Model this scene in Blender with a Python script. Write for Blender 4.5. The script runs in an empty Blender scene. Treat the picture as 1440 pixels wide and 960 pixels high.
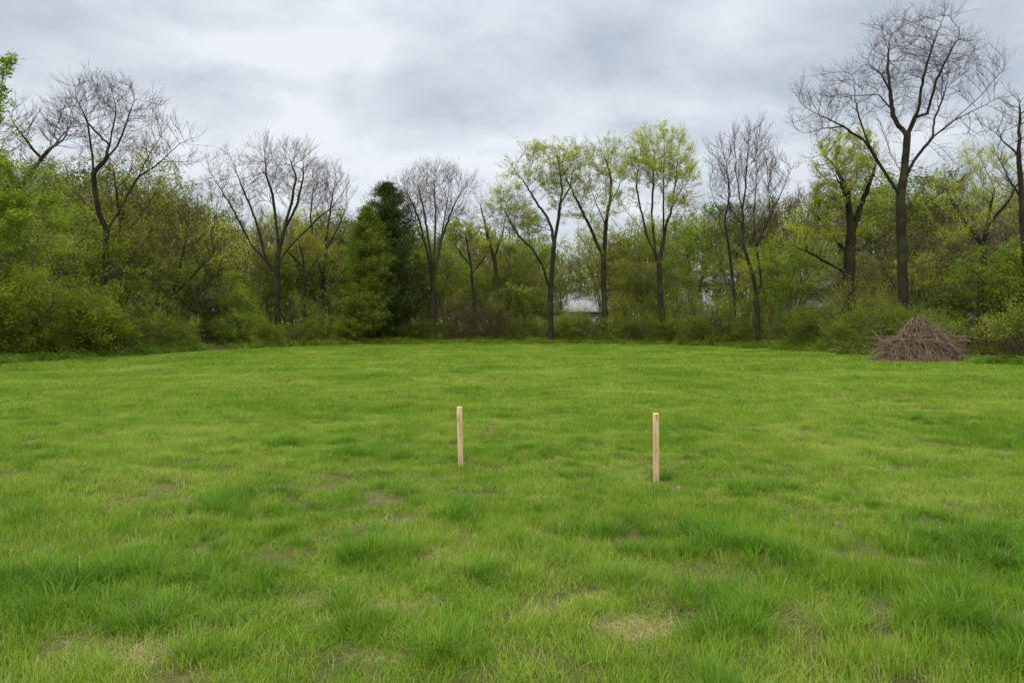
import bpy, math, random
import numpy as np
from math import radians as R

# ------------------------------------------------------------------ camera, sky, sun, exposure
scene = bpy.context.scene
COL = scene.collection
CAM_H, FPX, HZ = 1.6, 1040.0, 455.0          # eye height, focal length in photo pixels, horizon row
cam_d = bpy.data.cameras.new('camera'); cam = bpy.data.objects.new('camera', cam_d); COL.objects.link(cam)
cam_d.sensor_width = 36.0; cam_d.lens = 36.0 * FPX / 1440.0
cam_d.shift_y = -(480.0 - HZ) / 1440.0
cam_d.clip_start = 0.05; cam_d.clip_end = 3000
cam.location = (0, 0, CAM_H); cam.rotation_euler = (R(90), 0, 0)
scene.camera = cam

SUN_EL, SUN_AZ = 52.0, 200.0                 # high, behind the viewer a little to the left
world = bpy.data.worlds.new("World"); scene.world = world; world.use_nodes = True
wt = world.node_tree; wt.nodes.clear()

def N(t, kind, **kw):
    n = t.nodes.new(kind)
    for k, v in kw.items():
        if k == 'ins':
            for kk, vv in v.items():
                if isinstance(vv, bpy.types.NodeSocket): t.links.new(vv, n.inputs[kk])
                else: n.inputs[kk].default_value = vv
        else: setattr(n, k, v)
    return n
def M_(t, op, a, b=None, c=None, clamp=False):
    n = N(t, 'ShaderNodeMath', operation=op); n.use_clamp = clamp
    for i, v in enumerate((a, b, c)):
        if v is None: continue
        if isinstance(v, bpy.types.NodeSocket): t.links.new(v, n.inputs[i])
        else: n.inputs[i].default_value = v
    return n.outputs[0]
def ramp(t, fac, stops, interp='LINEAR'):
    n = t.nodes.new('ShaderNodeValToRGB'); n.color_ramp.interpolation = interp
    e = n.color_ramp.elements
    while len(e) < len(stops): e.new(0.5)
    for el, (p, c) in zip(e, stops):
        el.position = p; el.color = (c[0], c[1], c[2], 1) if not isinstance(c, (int, float)) else (c, c, c, 1)
    t.links.new(fac, n.inputs['Fac']); return n.outputs['Color']
def mixc(t, fac, a, b, mode='MIX'):
    n = N(t, 'ShaderNodeMix', data_type='RGBA', blend_type=mode)
    for s, v in ((n.inputs[0], fac), (n.inputs[6], a), (n.inputs[7], b)):
        if isinstance(v, bpy.types.NodeSocket): t.links.new(v, s)
        elif isinstance(v, (int, float)): s.default_value = v
        else: s.default_value = (v[0], v[1], v[2], 1)
    return n.outputs[2]

def build_sky():
    t = wt
    tc = N(t, 'ShaderNodeTexCoord'); D = tc.outputs['Generated']
    sep = N(t, 'ShaderNodeSeparateXYZ'); t.links.new(D, sep.inputs[0])
    z = M_(t, 'MAXIMUM', sep.outputs[2], 0.0)
    h = M_(t, 'ADD', z, 0.22)
    px = M_(t, 'DIVIDE', sep.outputs[0], h); py = M_(t, 'DIVIDE', sep.outputs[1], h)
    com = N(t, 'ShaderNodeCombineXYZ', ins={0: px, 1: py, 2: 3.7})
    n1 = N(t, 'ShaderNodeTexNoise', ins={'Vector': com.outputs[0], 'Scale': 1.45, 'Detail': 6.0, 'Roughness': 0.52, 'Distortion': 0.35})
    n2 = N(t, 'ShaderNodeTexNoise', ins={'Vector': com.outputs[0], 'Scale': 0.55, 'Detail': 2.0, 'Roughness': 0.5})
    n3 = N(t, 'ShaderNodeTexNoise', ins={'Vector': com.outputs[0], 'Scale': 4.2, 'Detail': 5.0, 'Roughness': 0.55, 'Distortion': 0.5})
    f = M_(t, 'ADD', M_(t, 'MULTIPLY', n1.outputs[0], 0.62), M_(t, 'MULTIPLY', n2.outputs[0], 0.18))
    f = M_(t, 'ADD', f, M_(t, 'MULTIPLY', n3.outputs[0], 0.20))
    # thicker and thinner places of the overcast, as directions in the sky: (azimuth px, elevation py, width, height, +thin/-thick)
    for cx, cy, sx, sy, w in SKY_SPOTS:
        vx, vz = (cx - 720) / FPX, (HZ - cy) / FPX
        ax = M_(t, 'DIVIDE', sep.outputs[0], M_(t, 'MAXIMUM', sep.outputs[1], 0.05))
        az = M_(t, 'DIVIDE', sep.outputs[2], M_(t, 'MAXIMUM', sep.outputs[1], 0.05))
        dx = M_(t, 'DIVIDE', M_(t, 'SUBTRACT', ax, vx), sx / FPX); dz = M_(t, 'DIVIDE', M_(t, 'SUBTRACT', az, vz), sy / FPX)
        r2 = M_(t, 'ADD', M_(t, 'MULTIPLY', dx, dx), M_(t, 'MULTIPLY', dz, dz))
        g = M_(t, 'MULTIPLY', M_(t, 'EXPONENT', M_(t, 'MULTIPLY', r2, -1.0)), w)
        f = M_(t, 'ADD', f, g)
    f = M_(t, 'ADD', M_(t, 'MULTIPLY', M_(t, 'SUBTRACT', f, 0.47), 1.25), 0.488)
    c = ramp(t, f, [(0.30, (0.33, 0.375, 0.44)), (0.40, (0.42, 0.465, 0.53)), (0.495, (0.52, 0.56, 0.615)), (0.63, (0.68, 0.71, 0.745))], 'LINEAR')
    # an overcast sky is brightest overhead (about three times the horizon)
    up = M_(t, 'ADD', 0.97, M_(t, 'MULTIPLY', M_(t, 'MULTIPLY', M_(t, 'SUBTRACT', z, 0.36, clamp=True), 1.0), ZENITH))
    sc = N(t, 'ShaderNodeVectorMath', operation='SCALE', ins={0: c, 3: M_(t, 'MULTIPLY', up, 10.0)})
    ns = N(t, 'ShaderNodeTexSky'); ns.sky_type = 'NISHITA'; ns.sun_disc = False
    ns.sun_elevation = R(SUN_EL); ns.sun_rotation = R(SUN_AZ)
    m = mixc(t, 0.93, ns.outputs[0], sc.outputs[0])
    bg = N(t, 'ShaderNodeBackground', ins={'Color': m, 'Strength': 0.1})
    o = N(t, 'ShaderNodeOutputWorld'); t.links.new(bg.outputs[0], o.inputs[0])
ZENITH = 3.0
SKY_SPOTS = [(120, 20, 200, 60, -0.12), (450, 70, 130, 38, 0.11), (830, 85, 85, 40, -0.09), (1000, 28, 100, 40, 0.08), (1000, 150, 110, 22, 0.08), (250, 110, 120, 25, -0.04), (1240, 120, 160, 60, -0.04),
             (720, 170, 200, 22, -0.04), (560, 230, 260, 30, 0.05)]
build_sky()

sun_d = bpy.data.lights.new('sun', 'SUN'); sun = bpy.data.objects.new('sun', sun_d); COL.objects.link(sun)
sun_d.energy = 1.3; sun_d.angle = R(30); sun_d.color = (1.0, 0.96, 0.9)
sun.rotation_euler = (R(90 - SUN_EL), 0, R(180 - SUN_AZ)); sun.location = (0, -10, 40)
vs = scene.view_settings
vs.view_transform = 'Standard'; vs.look = 'None'; vs.gamma = 1; vs.use_curve_mapping = False; vs.exposure = 0.42
scene.cycles.max_bounces = 4; scene.cycles.diffuse_bounces = 3; scene.cycles.transmission_bounces = 3
scene.cycles.transparent_max_bounces = 4; scene.cycles.use_denoising = True; scene.cycles.denoiser = 'OPENIMAGEDENOISE'; scene.cycles.denoising_input_passes = 'RGB_ALBEDO_NORMAL'; scene.cycles.denoising_prefilter = 'ACCURATE'
scene.render.film_transparent = False

# ------------------------------------------------------------------ helpers
rng = np.random.default_rng(7); random.seed(7)
def at(px, depth, py=None):
    """a point at a given distance in front of the viewer"""
    return np.array([(px - 720) / FPX * depth, depth, 0.0 if py is None else CAM_H + (HZ - py) / FPX * depth])
EDGE_PX = [-900, -300, 0, 170, 300, 400, 500, 720, 940, 1080, 1225, 1370, 1440, 1750, 2300]
EDGE_PY = [540, 524, 513, 503, 493, 489, 485.5, 484, 486, 491, 502, 512, 515, 526, 540]
def edge_depth(px):
    return CAM_H * FPX / (np.interp(px, EDGE_PX, EDGE_PY) - HZ)
_perm = np.random.default_rng(3).random((256, 256))
def vnoise(x, y):
    xi = np.floor(x).astype(int); yi = np.floor(y).astype(int); fx = x - xi; fy = y - yi
    fx = fx * fx * (3 - 2 * fx); fy = fy * fy * (3 - 2 * fy)
    a = _perm[xi % 256, yi % 256]; b = _perm[(xi + 1) % 256, yi % 256]; c = _perm[xi % 256, (yi + 1) % 256]; d = _perm[(xi + 1) % 256, (yi + 1) % 256]
    return (a * (1 - fx) + b * fx) * (1 - fy) + (c * (1 - fx) + d * fx) * fy
def fbm(x, y, o=3):
    s = 0; a = 0.5; t = 0
    for k in range(o): s = s + a * vnoise(x * 2 ** k + 17.3 * k, y * 2 ** k + 5.1 * k); t += a; a *= 0.5
    return s / t
def ground_z(x, y):
    x = np.asarray(x, float); y = np.asarray(y, float)
    return 0.10 * (fbm(x * 0.35 + 40, y * 0.35 + 9, 2) - 0.5) + 0.05 * (fbm(x * 1.6 + 4, y * 1.6 + 30, 2) - 0.5)
def gz(x, y): return float(ground_z(np.array([x]), np.array([y]))[0])

def new_mesh(name, V, F, mats, mat_idx=None, smooth=False):
    me = bpy.data.meshes.new(name)
    V = np.asarray(V, np.float32); F = np.asarray(F, np.int32); k = F.shape[1]
    me.vertices.add(len(V)); me.vertices.foreach_set('co', V.ravel())
    me.loops.add(F.size); me.loops.foreach_set('vertex_index', F.ravel())
    me.polygons.add(len(F)); me.polygons.foreach_set('loop_start', np.arange(0, F.size, k, dtype=np.int32))
    me.polygons.foreach_set('loop_total', np.full(len(F), k, np.int32))
    for m in mats: me.materials.append(m)
    if mat_idx is not None: me.polygons.foreach_set('material_index', np.asarray(mat_idx, np.int32))
    if smooth: me.polygons.foreach_set('use_smooth', np.ones(len(F), bool))
    me.update(calc_edges=True); me.validate()
    return me
def link(name, me, parent=None):
    o = bpy.data.objects.new(name, me); COL.objects.link(o)
    if parent is not None: o.parent = parent
    return o
def tag(o, label=None, cat=None, group=None, kind=None):
    if label:
        o['label'] = label
        assert 4 <= len(label.split()) <= 16, label
    if cat: o['category'] = cat
    if group: o['group'] = group
    if kind: o['kind'] = kind
    return o
def empty(name, loc, label, cat, group=None, rz=0.0):
    o = bpy.data.objects.new(name, None); COL.objects.link(o); o.location = loc; o.rotation_euler = (0, 0, rz)
    o.empty_display_size = 0.3
    return tag(o, label, cat, group)
def norm(v): return v / np.maximum(np.linalg.norm(v, axis=-1, keepdims=True), 1e-9)

class Geo:
    """collects quads"""
    def __init__(s): s.V = []; s.F = []; s.M = []; s.n = 0
    def add(s, V, F, m=0):
        if len(F) == 0: return
        s.V.append(V.reshape(-1, 3)); s.F.append(F + s.n); s.M.append(np.full(len(F), m, np.int32)); s.n += len(s.V[-1])
    def box(s, lo, hi, m=0):
        x0, y0, z0 = lo; x1, y1, z1 = hi
        V = np.array([[x0,y0,z0],[x1,y0,z0],[x1,y1,z0],[x0,y1,z0],[x0,y0,z1],[x1,y0,z1],[x1,y1,z1],[x0,y1,z1]], float)
        s.add(V, np.array([[0,3,2,1],[4,5,6,7],[0,1,5,4],[1,2,6,5],[2,3,7,6],[3,0,4,7]]), m)
    def mesh(s, name, mats, smooth=False):
        return new_mesh(name, np.concatenate(s.V), np.concatenate(s.F), mats, np.concatenate(s.M), smooth)
def frames(d):
    ref = np.where(np.abs(d[..., 0:1]) > 0.8, np.array([0.1, 1.0, 0.2]), np.array([1.0, 0.17, 0.1]))
    a = norm(ref - (ref * d).sum(-1, keepdims=True) * d); b = np.cross(d, a)
    return a, b
def rings(P, d, r, k):
    a, b = frames(d); th = np.arange(k) * 2 * math.pi / k
    return P[:, None, :] + r[:, None, None] * (np.cos(th)[None, :, None] * a[:, None, :] + np.sin(th)[None, :, None] * b[:, None, :])
def tubes(geo, L, r, k=3, m=0):
    """L: (n, s, 3) polylines, r: (n, s) radii"""
    n, s, _ = L.shape
    if n == 0: return
    d = np.empty_like(L); d[:, 1:-1] = L[:, 2:] - L[:, :-2]; d[:, 0] = L[:, 1] - L[:, 0]; d[:, -1] = L[:, -1] - L[:, -2]
    d = norm(d); V = rings(L.reshape(-1, 3), d.reshape(-1, 3), r.reshape(-1), k)
    idx = np.arange(n * s * k).reshape(n, s, k); nx = np.roll(idx, -1, axis=2)
    F = np.stack([idx[:, :-1], nx[:, :-1], nx[:, 1:], idx[:, 1:]], -1).reshape(-1, 4)
    geo.add(V, F, m)
def leaves(geo, C, size, g, m=0, flat=0.35, aspect=0.55, droop=0.0):
    """rhombic leaves at points C"""
    n = len(C)
    if n == 0: return
    a = g.normal(size=(n, 3)); a[:, 2] = a[:, 2] * flat - droop; a = norm(a)
    q = g.normal(size=(n, 3)); q[:, 2] += 1.2; b = norm(np.cross(a, q))
    s = (size * g.uniform(0.6, 1.35, n))[:, None]
    V = np.stack([C, C + s * (0.55 * a + aspect * 0.5 * b), C + s * a, C + s * (0.55 * a - aspect * 0.5 * b)], 1)
    geo.add(V, np.arange(4 * n).reshape(n, 4), m)

# ------------------------------------------------------------------ materials
def mat(name):
    m = bpy.data.materials.new(name); m.use_nodes = True; m.node_tree.nodes.clear(); return m, m.node_tree
def out(t, sh):
    o = N(t, 'ShaderNodeOutputMaterial'); t.links.new(sh, o.inputs[0])
def leaf_mat(name, cols, tr=0.35, nscale=0.6, rough=0.55, spec=0.12):
    """cols: dark, mid, light; leaf by leaf and clump by clump"""
    m, t = mat(name)
    g = N(t, 'ShaderNodeNewGeometry'); oi = N(t, 'ShaderNodeObjectInfo')
    nz = N(t, 'ShaderNodeTexNoise', ins={'Vector': g.outputs['Position'], 'Scale': nscale, 'Detail': 2.0})
    f = M_(t, 'ADD', M_(t, 'MULTIPLY', g.outputs['Random Per Island'], 0.42), M_(t, 'MULTIPLY', M_(t, 'SUBTRACT', nz.outputs[0], 0.5), 1.1))
    f = M_(t, 'ADD', f, M_(t, 'MULTIPLY', M_(t, 'SUBTRACT', oi.outputs['Random'], 0.5), 0.22)); f = M_(t, 'ADD', f, 0.28)
    c = ramp(t, f, [(0.15, cols[0]), (0.5, cols[1]), (0.9, cols[2])])
    p = N(t, 'ShaderNodeBsdfPrincipled', ins={'Base Color': c, 'Roughness': rough, 'Specular IOR Level': spec})
    tl = N(t, 'ShaderNodeBsdfTranslucent', ins={'Color': mixc(t, 1.0, c, (1.25, 1.2, 0.7), 'MULTIPLY')})
    mx = N(t, 'ShaderNodeMixShader', ins={0: tr, 1: p.outputs[0], 2: tl.outputs[0]})
    out(t, mx.outputs[0]); return m
def bark_mat(name, c0, c1, moss=0.0):
    m, t = mat(name)
    g = N(t, 'ShaderNodeNewGeometry')
    mp = N(t, 'ShaderNodeMapping', ins={'Vector': g.outputs['Position'], 'Scale': (9, 9, 1.6)})
    nz = N(t, 'ShaderNodeTexNoise', ins={'Vector': mp.outputs[0], 'Scale': 2.0, 'Detail': 5.0, 'Roughness': 0.7})
    c = ramp(t, nz.outputs[0], [(0.3, c0), (0.7, c1)])
    if moss:
        n2 = N(t, 'ShaderNodeTexNoise', ins={'Vector': g.outputs['Position'], 'Scale': 1.3, 'Detail': 3.0})
        c = mixc(t, M_(t, 'MULTIPLY', ramp(t, n2.outputs[0], [(0.45, 0.0), (0.62, 1.0)]), moss), c, (0.06, 0.075, 0.02))
    bp = N(t, 'ShaderNodeBump', ins={'Height': nz.outputs[0], 'Strength': 0.9, 'Distance': 0.05})
    p = N(t, 'ShaderNodeBsdfPrincipled', ins={'Base Color': c, 'Roughness': 0.9, 'Specular IOR Level': 0.15, 'Normal': bp.outputs[0]})
    out(t, p.outputs[0]); return m

BARK = bark_mat('bark_dark', (0.014, 0.011, 0.007), (0.050, 0.038, 0.024), 0.5)
BARK2 = bark_mat('bark_grey', (0.028, 0.022, 0.015), (0.085, 0.066, 0.045), 0.4)
TWIG = bark_mat('twig_brown', (0.05, 0.034, 0.02), (0.12, 0.082, 0.048))
TWIG_O = bark_mat('twig_olive', (0.11, 0.10, 0.045), (0.23, 0.20, 0.10))
TWIG_G = bark_mat('twig_grey', (0.075, 0.055, 0.034), (0.16, 0.118, 0.072))
TWIG_B = bark_mat('twig_tan', (0.11, 0.085, 0.052), (0.23, 0.18, 0.115))
L_BUD = leaf_mat('leaf_spring_yellow_green', [(0.26, 0.31, 0.028), (0.43, 0.49, 0.06), (0.60, 0.63, 0.13)], 0.55)
L_BUD2 = leaf_mat('leaf_lime', [(0.12, 0.20, 0.015), (0.24, 0.35, 0.028), (0.40, 0.48, 0.06)], 0.5)
L_MID = leaf_mat('leaf_mid_green', [(0.095, 0.14, 0.010), (0.20, 0.265, 0.019), (0.35, 0.41, 0.04)], 0.52)
L_DEEP = leaf_mat('leaf_deep_green', [(0.065, 0.105, 0.010), (0.14, 0.20, 0.018), (0.25, 0.31, 0.033)], 0.5)
L_OLIVE = leaf_mat('leaf_olive', [(0.155, 0.18, 0.026), (0.27, 0.305, 0.046), (0.41, 0.44, 0.08)], 0.55)
L_OCHRE = leaf_mat('leaf_ochre', [(0.22, 0.20, 0.03), (0.36, 0.33, 0.05), (0.48, 0.45, 0.085)], 0.55)
L_CEDAR = leaf_mat('needle_dark_green', [(0.020, 0.040, 0.006), (0.046, 0.08, 0.011), (0.095, 0.145, 0.02)], 0.2)
L_CEDAR2 = leaf_mat('needle_mid_green', [(0.072, 0.112, 0.010), (0.15, 0.208, 0.019), (0.255, 0.31, 0.037)], 0.25)

def grass_mat(name, cols, dead=0.955):
    m, t = mat(name)
    g = N(t, 'ShaderNodeNewGeometry'); P = g.outputs['Position']
    n1 = N(t, 'ShaderNodeTexNoise', ins={'Vector': P, 'Scale': 0.33, 'Detail': 3.0, 'Roughness': 0.6})
    n2 = N(t, 'ShaderNodeTexNoise', ins={'Vector': P, 'Scale': 1.9, 'Detail': 3.0, 'Roughness': 0.6})
    f = M_(t, 'ADD', M_(t, 'MULTIPLY', n1.outputs[0], 0.7), M_(t, 'MULTIPLY', n2.outputs[0], 0.55))
    f = M_(t, 'ADD', f, M_(t, 'MULTIPLY', M_(t, 'SUBTRACT', g.outputs['Random Per Island'], 0.5), 0.32))
    c = ramp(t, f, cols)
    # a few dead straw-coloured blades
    rr = M_(t, 'FRACT', M_(t, 'MULTIPLY', g.outputs['Random Per Island'], 37.17))
    c = mixc(t, M_(t, 'GREATER_THAN', rr, dead), c, (0.42, 0.37, 0.17))
    p = N(t, 'ShaderNodeBsdfPrincipled', ins={'Base Color': c, 'Roughness': 0.5, 'Specular IOR Level': 0.16})
    tl = N(t, 'ShaderNodeBsdfTranslucent', ins={'Color': c})
    mx = N(t, 'ShaderNodeMixShader', ins={0: 0.42, 1: p.outputs[0], 2: tl.outputs[0]})
    out(t, mx.outputs[0]); return m
GRASS = grass_mat('grass_blade', [(0.30, (0.076, 0.182, 0.007)), (0.50, (0.152, 0.290, 0.011)), (0.68, (0.268, 0.39, 0.026)), (0.90, (0.48, 0.52, 0.12))])
GRASS_DEEP = grass_mat('tussock_blade', [(0.32, (0.048, 0.135, 0.006)), (0.52, (0.095, 0.225, 0.009)), (0.70, (0.18, 0.325, 0.018)), (0.95, (0.36, 0.46, 0.06))], 0.985)
STRAW = leaf_mat('dead_grass', [(0.22, 0.155, 0.075), (0.44, 0.34, 0.17), (0.66, 0.56, 0.33)], 0.25, 3.0)
WEED = leaf_mat('weed_leaf', [(0.07, 0.14, 0.015), (0.14, 0.25, 0.025), (0.26, 0.36, 0.05)], 0.4, 1.0)

def ground_mat():
    m, t = mat('soil_and_thatch')
    g = N(t, 'ShaderNodeNewGeometry'); P = g.outputs['Position']
    at_ = N(t, 'ShaderNodeAttribute', attribute_name='field')
    n1 = N(t, 'ShaderNodeTexNoise', ins={'Vector': P, 'Scale': 1.2, 'Detail': 6.0, 'Roughness': 0.7})
    n2 = N(t, 'ShaderNodeTexNoise', ins={'Vector': P, 'Scale': 45.0, 'Detail': 4.0, 'Roughness': 0.7})
    f = M_(t, 'ADD', M_(t, 'MULTIPLY', n1.outputs[0], 0.45), M_(t, 'MULTIPLY', n2.outputs[0], 0.55))
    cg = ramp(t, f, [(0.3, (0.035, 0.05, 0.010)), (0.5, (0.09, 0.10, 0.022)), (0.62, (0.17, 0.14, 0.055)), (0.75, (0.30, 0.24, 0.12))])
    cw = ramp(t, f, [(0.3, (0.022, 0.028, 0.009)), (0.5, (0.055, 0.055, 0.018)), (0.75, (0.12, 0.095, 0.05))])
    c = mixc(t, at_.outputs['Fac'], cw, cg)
    bare = N(t, 'ShaderNodeAttribute', attribute_name='bare')
    cb = ramp(t, n2.outputs[0], [(0.3, (0.17, 0.115, 0.055)), (0.55, (0.40, 0.30, 0.155)), (0.75, (0.58, 0.48, 0.27))])
    c = mixc(t, M_(t, 'MULTIPLY', bare.outputs['Fac'], ramp(t, n1.outputs[0], [(.3, .25), (.6, 1.0)])), c, cb)
    bp = N(t, 'ShaderNodeBump', ins={'Height': n2.outputs[0], 'Strength': 0.7, 'Distance': 0.02})
    p = N(t, 'ShaderNodeBsdfPrincipled', ins={'Base Color': c, 'Roughness': 0.95, 'Specular IOR Level': 0.1, 'Normal': bp.outputs[0]})
    out(t, p.outputs[0]); return m

# ------------------------------------------------------------------ ground
# worn, straw-coloured spots in the turf: (photo px, photo py, half width m, half depth m, strength)
BARE = [(560, 848, .20, .14, .9), (548, 925, .22, .12, .95), (905, 888, .30, .26, 1.0), (1283, 788, .24, .2, .9), (1222, 720, .22, .2, .8),
        (1170, 735, .16, .13, 1.0), (1212, 662, .2, .25, .55), (990, 692, .24, .22, .75), (780, 702, .35, .35, .6), (185, 915, .35, .2, .8),
        (15, 765, .2, .15, .9), (940, 845, .2, .15, .6), (640, 770, .3, .3, .5), (380, 700, .25, .3, .35), (1060, 640, .4, .4, .4),
        (425, 850, .2, .15, .6), (760, 860, .18, .12, .4), (1190, 755, .2, .2, .5), (930, 925, .25, .14, .5), (560, 735, .3, .3, .45), (120, 905, .3, .2, .5)]
BARE = [(*at(px, CAM_H * FPX / (py - HZ))[:2], a, b, s) for px, py, a, b, s in BARE]
# lush darker tussocks
LUSH = [(640, 725, .35, .3), (760, 632, .45, .45), (510, 645, .5, .4), (925, 672, .16, .14), (140, 815, .45, .3), (1110, 800, .45, .3), (1320, 830, .5, .35), (1370, 790, .6, .45),
        (480, 860, .3, .2), (880, 830, .35, .22), (330, 705, .6, .4), (1060, 900, .35, .2), (220, 880, .35, .2), (620, 930, .3, .18), (1220, 920, .35, .2), (720, 800, .35, .25), (1320, 890, .35, .22),
        (60, 860, .35, .25), (350, 820, .35, .25), (540, 780, .4, .25), (1010, 775, .3, .25), (990, 840, .3, .2), (430, 625, .6, .5), (850, 745, .35, .3), (20, 730, .5, .4), (300, 905, .3, .2), (1400, 930, .4, .3)]
LUSH = [(*at(px, CAM_H * FPX / (py - HZ))[:2], a, b) for px, py, a, b in LUSH]
def bare_mask(x, y):
    m = np.zeros_like(x)
    w = 0.3 + 1.1 * fbm(x * 9 + 3, y * 9 + 8, 3)
    for bx, by, a, b, s in BARE:
        r = np.sqrt(((x - bx) / a) ** 2 + ((y - by) / b) ** 2) / w
        m = np.maximum(m, s * np.clip(1.15 - r, 0, 1))
    return np.clip(m, 0, 1)
def lush_mask(x, y):
    m = np.zeros_like(x); w = 0.6 + 0.8 * fbm(x * 5 + 13, y * 5 + 2, 2)
    for bx, by, a, b in LUSH:
        r2 = ((x - bx) / a) ** 2 + ((y - by) / b) ** 2
        m = np.maximum(m, np.exp(-r2 / w))
    return m
def in_field(x, y, margin=0.0):
    d = np.maximum(y, 0.5); px = 720 + FPX * x / d
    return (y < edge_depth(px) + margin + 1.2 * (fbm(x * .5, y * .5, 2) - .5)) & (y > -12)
def build_ground():
    xs = np.concatenate([np.array([-1500, -700, -300, -150, -90]), np.arange(-60, -8, 0.5), np.arange(-8, 8, 0.08), np.arange(8, 60.1, 0.5), np.array([90, 150, 300, 700, 1500])])
    ys = np.concatenate([np.array([-600, -200, -60, -20]), np.arange(-6, 2, 0.5), np.arange(2, 12, 0.08), np.arange(12, 75, 0.5), np.array([90, 120, 160, 230, 350, 600, 1000, 2000])])
    X, Y = np.meshgrid(xs, ys); Z = ground_z(X, Y)
    V = np.stack([X, Y, Z], -1).reshape(-1, 3); nx, ny = len(xs), len(ys)
    i = np.arange((ny - 1) * (nx - 1)); r, c = divmod(i, nx - 1); a = r * nx + c
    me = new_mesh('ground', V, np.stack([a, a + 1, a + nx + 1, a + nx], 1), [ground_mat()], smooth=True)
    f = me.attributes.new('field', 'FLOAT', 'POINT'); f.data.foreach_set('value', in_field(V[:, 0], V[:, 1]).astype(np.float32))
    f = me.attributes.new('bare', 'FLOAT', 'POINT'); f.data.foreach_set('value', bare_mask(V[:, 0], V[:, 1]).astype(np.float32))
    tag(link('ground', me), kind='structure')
build_ground()

# ------------------------------------------------------------------ grass
def blade_patch(g, n, radius, h0, h1, w0, w1, lean, segs=3, mat_i=0, geo=None, fan=0.0):
    geo = geo or Geo()
    r = radius * np.sqrt(g.random(n)); th = g.random(n) * 2 * math.pi
    base = np.stack([r * np.cos(th), r * np.sin(th), np.full(n, -0.012)], 1)
    az = g.random(n) * 2 * math.pi; hd = np.stack([np.cos(az), np.sin(az), 0 * az], 1)
    if fan > 0: hd = norm(hd * (1 - fan) + fan * norm(base * np.array([1, 1, 0]) + 1e-6))
    h = g.uniform(h0, h1, n); ln = np.abs(g.normal(lean, lean * 0.5, n)) * h
    w = g.uniform(w0, w1, n); side = norm(np.cross(hd, np.array([0, 0, 1.0])) + g.normal(size=(n, 3)) * 0.35 * np.array([1, 1, 0]))
    V = []
    for k in range(segs + 1):
        u = k / segs
        c = base + hd * (ln * u ** 1.9)[:, None] + np.array([0, 0, 1.0]) * (h * (u - 0.28 * np.minimum(ln / h, 1.6) * u ** 2.5))[:, None]
        ww = (w * (1 - 0.9 * u ** 1.6) * 0.5)[:, None]
        V += [c - side * ww, c + side * ww]
    V = np.stack(V, 1); K = 2 * (segs + 1); b = np.arange(n)[:, None] * K
    F = np.concatenate([b + np.array([2 * k, 2 * k + 1, 2 * k + 3, 2 * k + 2]) for k in range(segs)], 0)
    geo.add(V, F, mat_i); return geo

def gn_scatter(name, pts, rot, scl, idx, protos):
    coll = bpy.data.collections.new(name + '_kinds')
    for i, me in enumerate(protos):
        o = bpy.data.objects.new('%s_tuft_%02d' % (name, i), me); coll.objects.link(o)
    me = bpy.data.meshes.new(name); me.vertices.add(len(pts)); me.vertices.foreach_set('co', np.asarray(pts, np.float32).ravel())
    a = me.attributes.new('rot', 'FLOAT_VECTOR', 'POINT'); a.data.foreach_set('vector', np.asarray(rot, np.float32).ravel())
    a = me.attributes.new('scl', 'FLOAT_VECTOR', 'POINT'); a.data.foreach_set('vector', np.asarray(scl, np.float32).ravel())
    a = me.attributes.new('idx', 'INT', 'POINT'); a.data.foreach_set('value', np.asarray(idx, np.int32))
    o = link(name, me)
    ng = bpy.data.node_groups.new(name, 'GeometryNodeTree')
    ng.interface.new_socket('Geometry', in_out='INPUT', socket_type='NodeSocketGeometry'); ng.interface.new_socket('Geometry', in_out='OUTPUT', socket_type='NodeSocketGeometry')
    gi = ng.nodes.new('NodeGroupInput'); go = ng.nodes.new('NodeGroupOutput')
    ci = ng.nodes.new('GeometryNodeCollectionInfo'); ci.inputs['Collection'].default_value = coll
    ci.inputs['Separate Children'].default_value = True; ci.inputs['Reset Children'].default_value = True
    ip = ng.nodes.new('GeometryNodeInstanceOnPoints'); ip.inputs['Pick Instance'].default_value = True
    def attr(n, ty):
        x = ng.nodes.new('GeometryNodeInputNamedAttribute'); x.data_type = ty; x.inputs['Name'].default_value = n
        return next(s for s in x.outputs if s.enabled and s.name == 'Attribute')
    e2r = ng.nodes.new('FunctionNodeEulerToRotation')
    L = ng.links.new
    L(gi.outputs[0], ip.inputs['Points']); L(ci.outputs[0], ip.inputs['Instance']); L(attr('idx', 'INT'), ip.inputs['Instance Index'])
    L(attr('rot', 'FLOAT_VECTOR'), e2r.inputs[0]); L(e2r.outputs[0], ip.inputs['Rotation']); L(attr('scl', 'FLOAT_VECTOR'), ip.inputs['Scale'])
    L(ip.outputs[0], go.inputs[0])
    md = o.modifiers.new('scatter', 'NODES'); md.node_group = ng
    return o

def scatter_points(g, density, y0, y1, side=3.0):
    """random points over the visible wedge of ground plus a margin each side"""
    w = lambda y: 0.72 * max(y, 2) + side
    n = int(density * (y1 - y0) * 2 * w(y1)); x = g.uniform(-w(y1), w(y1), n); y = g.uniform(y0, y1, n)
    k = np.abs(x) < 0.72 * np.maximum(y, 2) + side
    return x[k], y[k]

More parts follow.
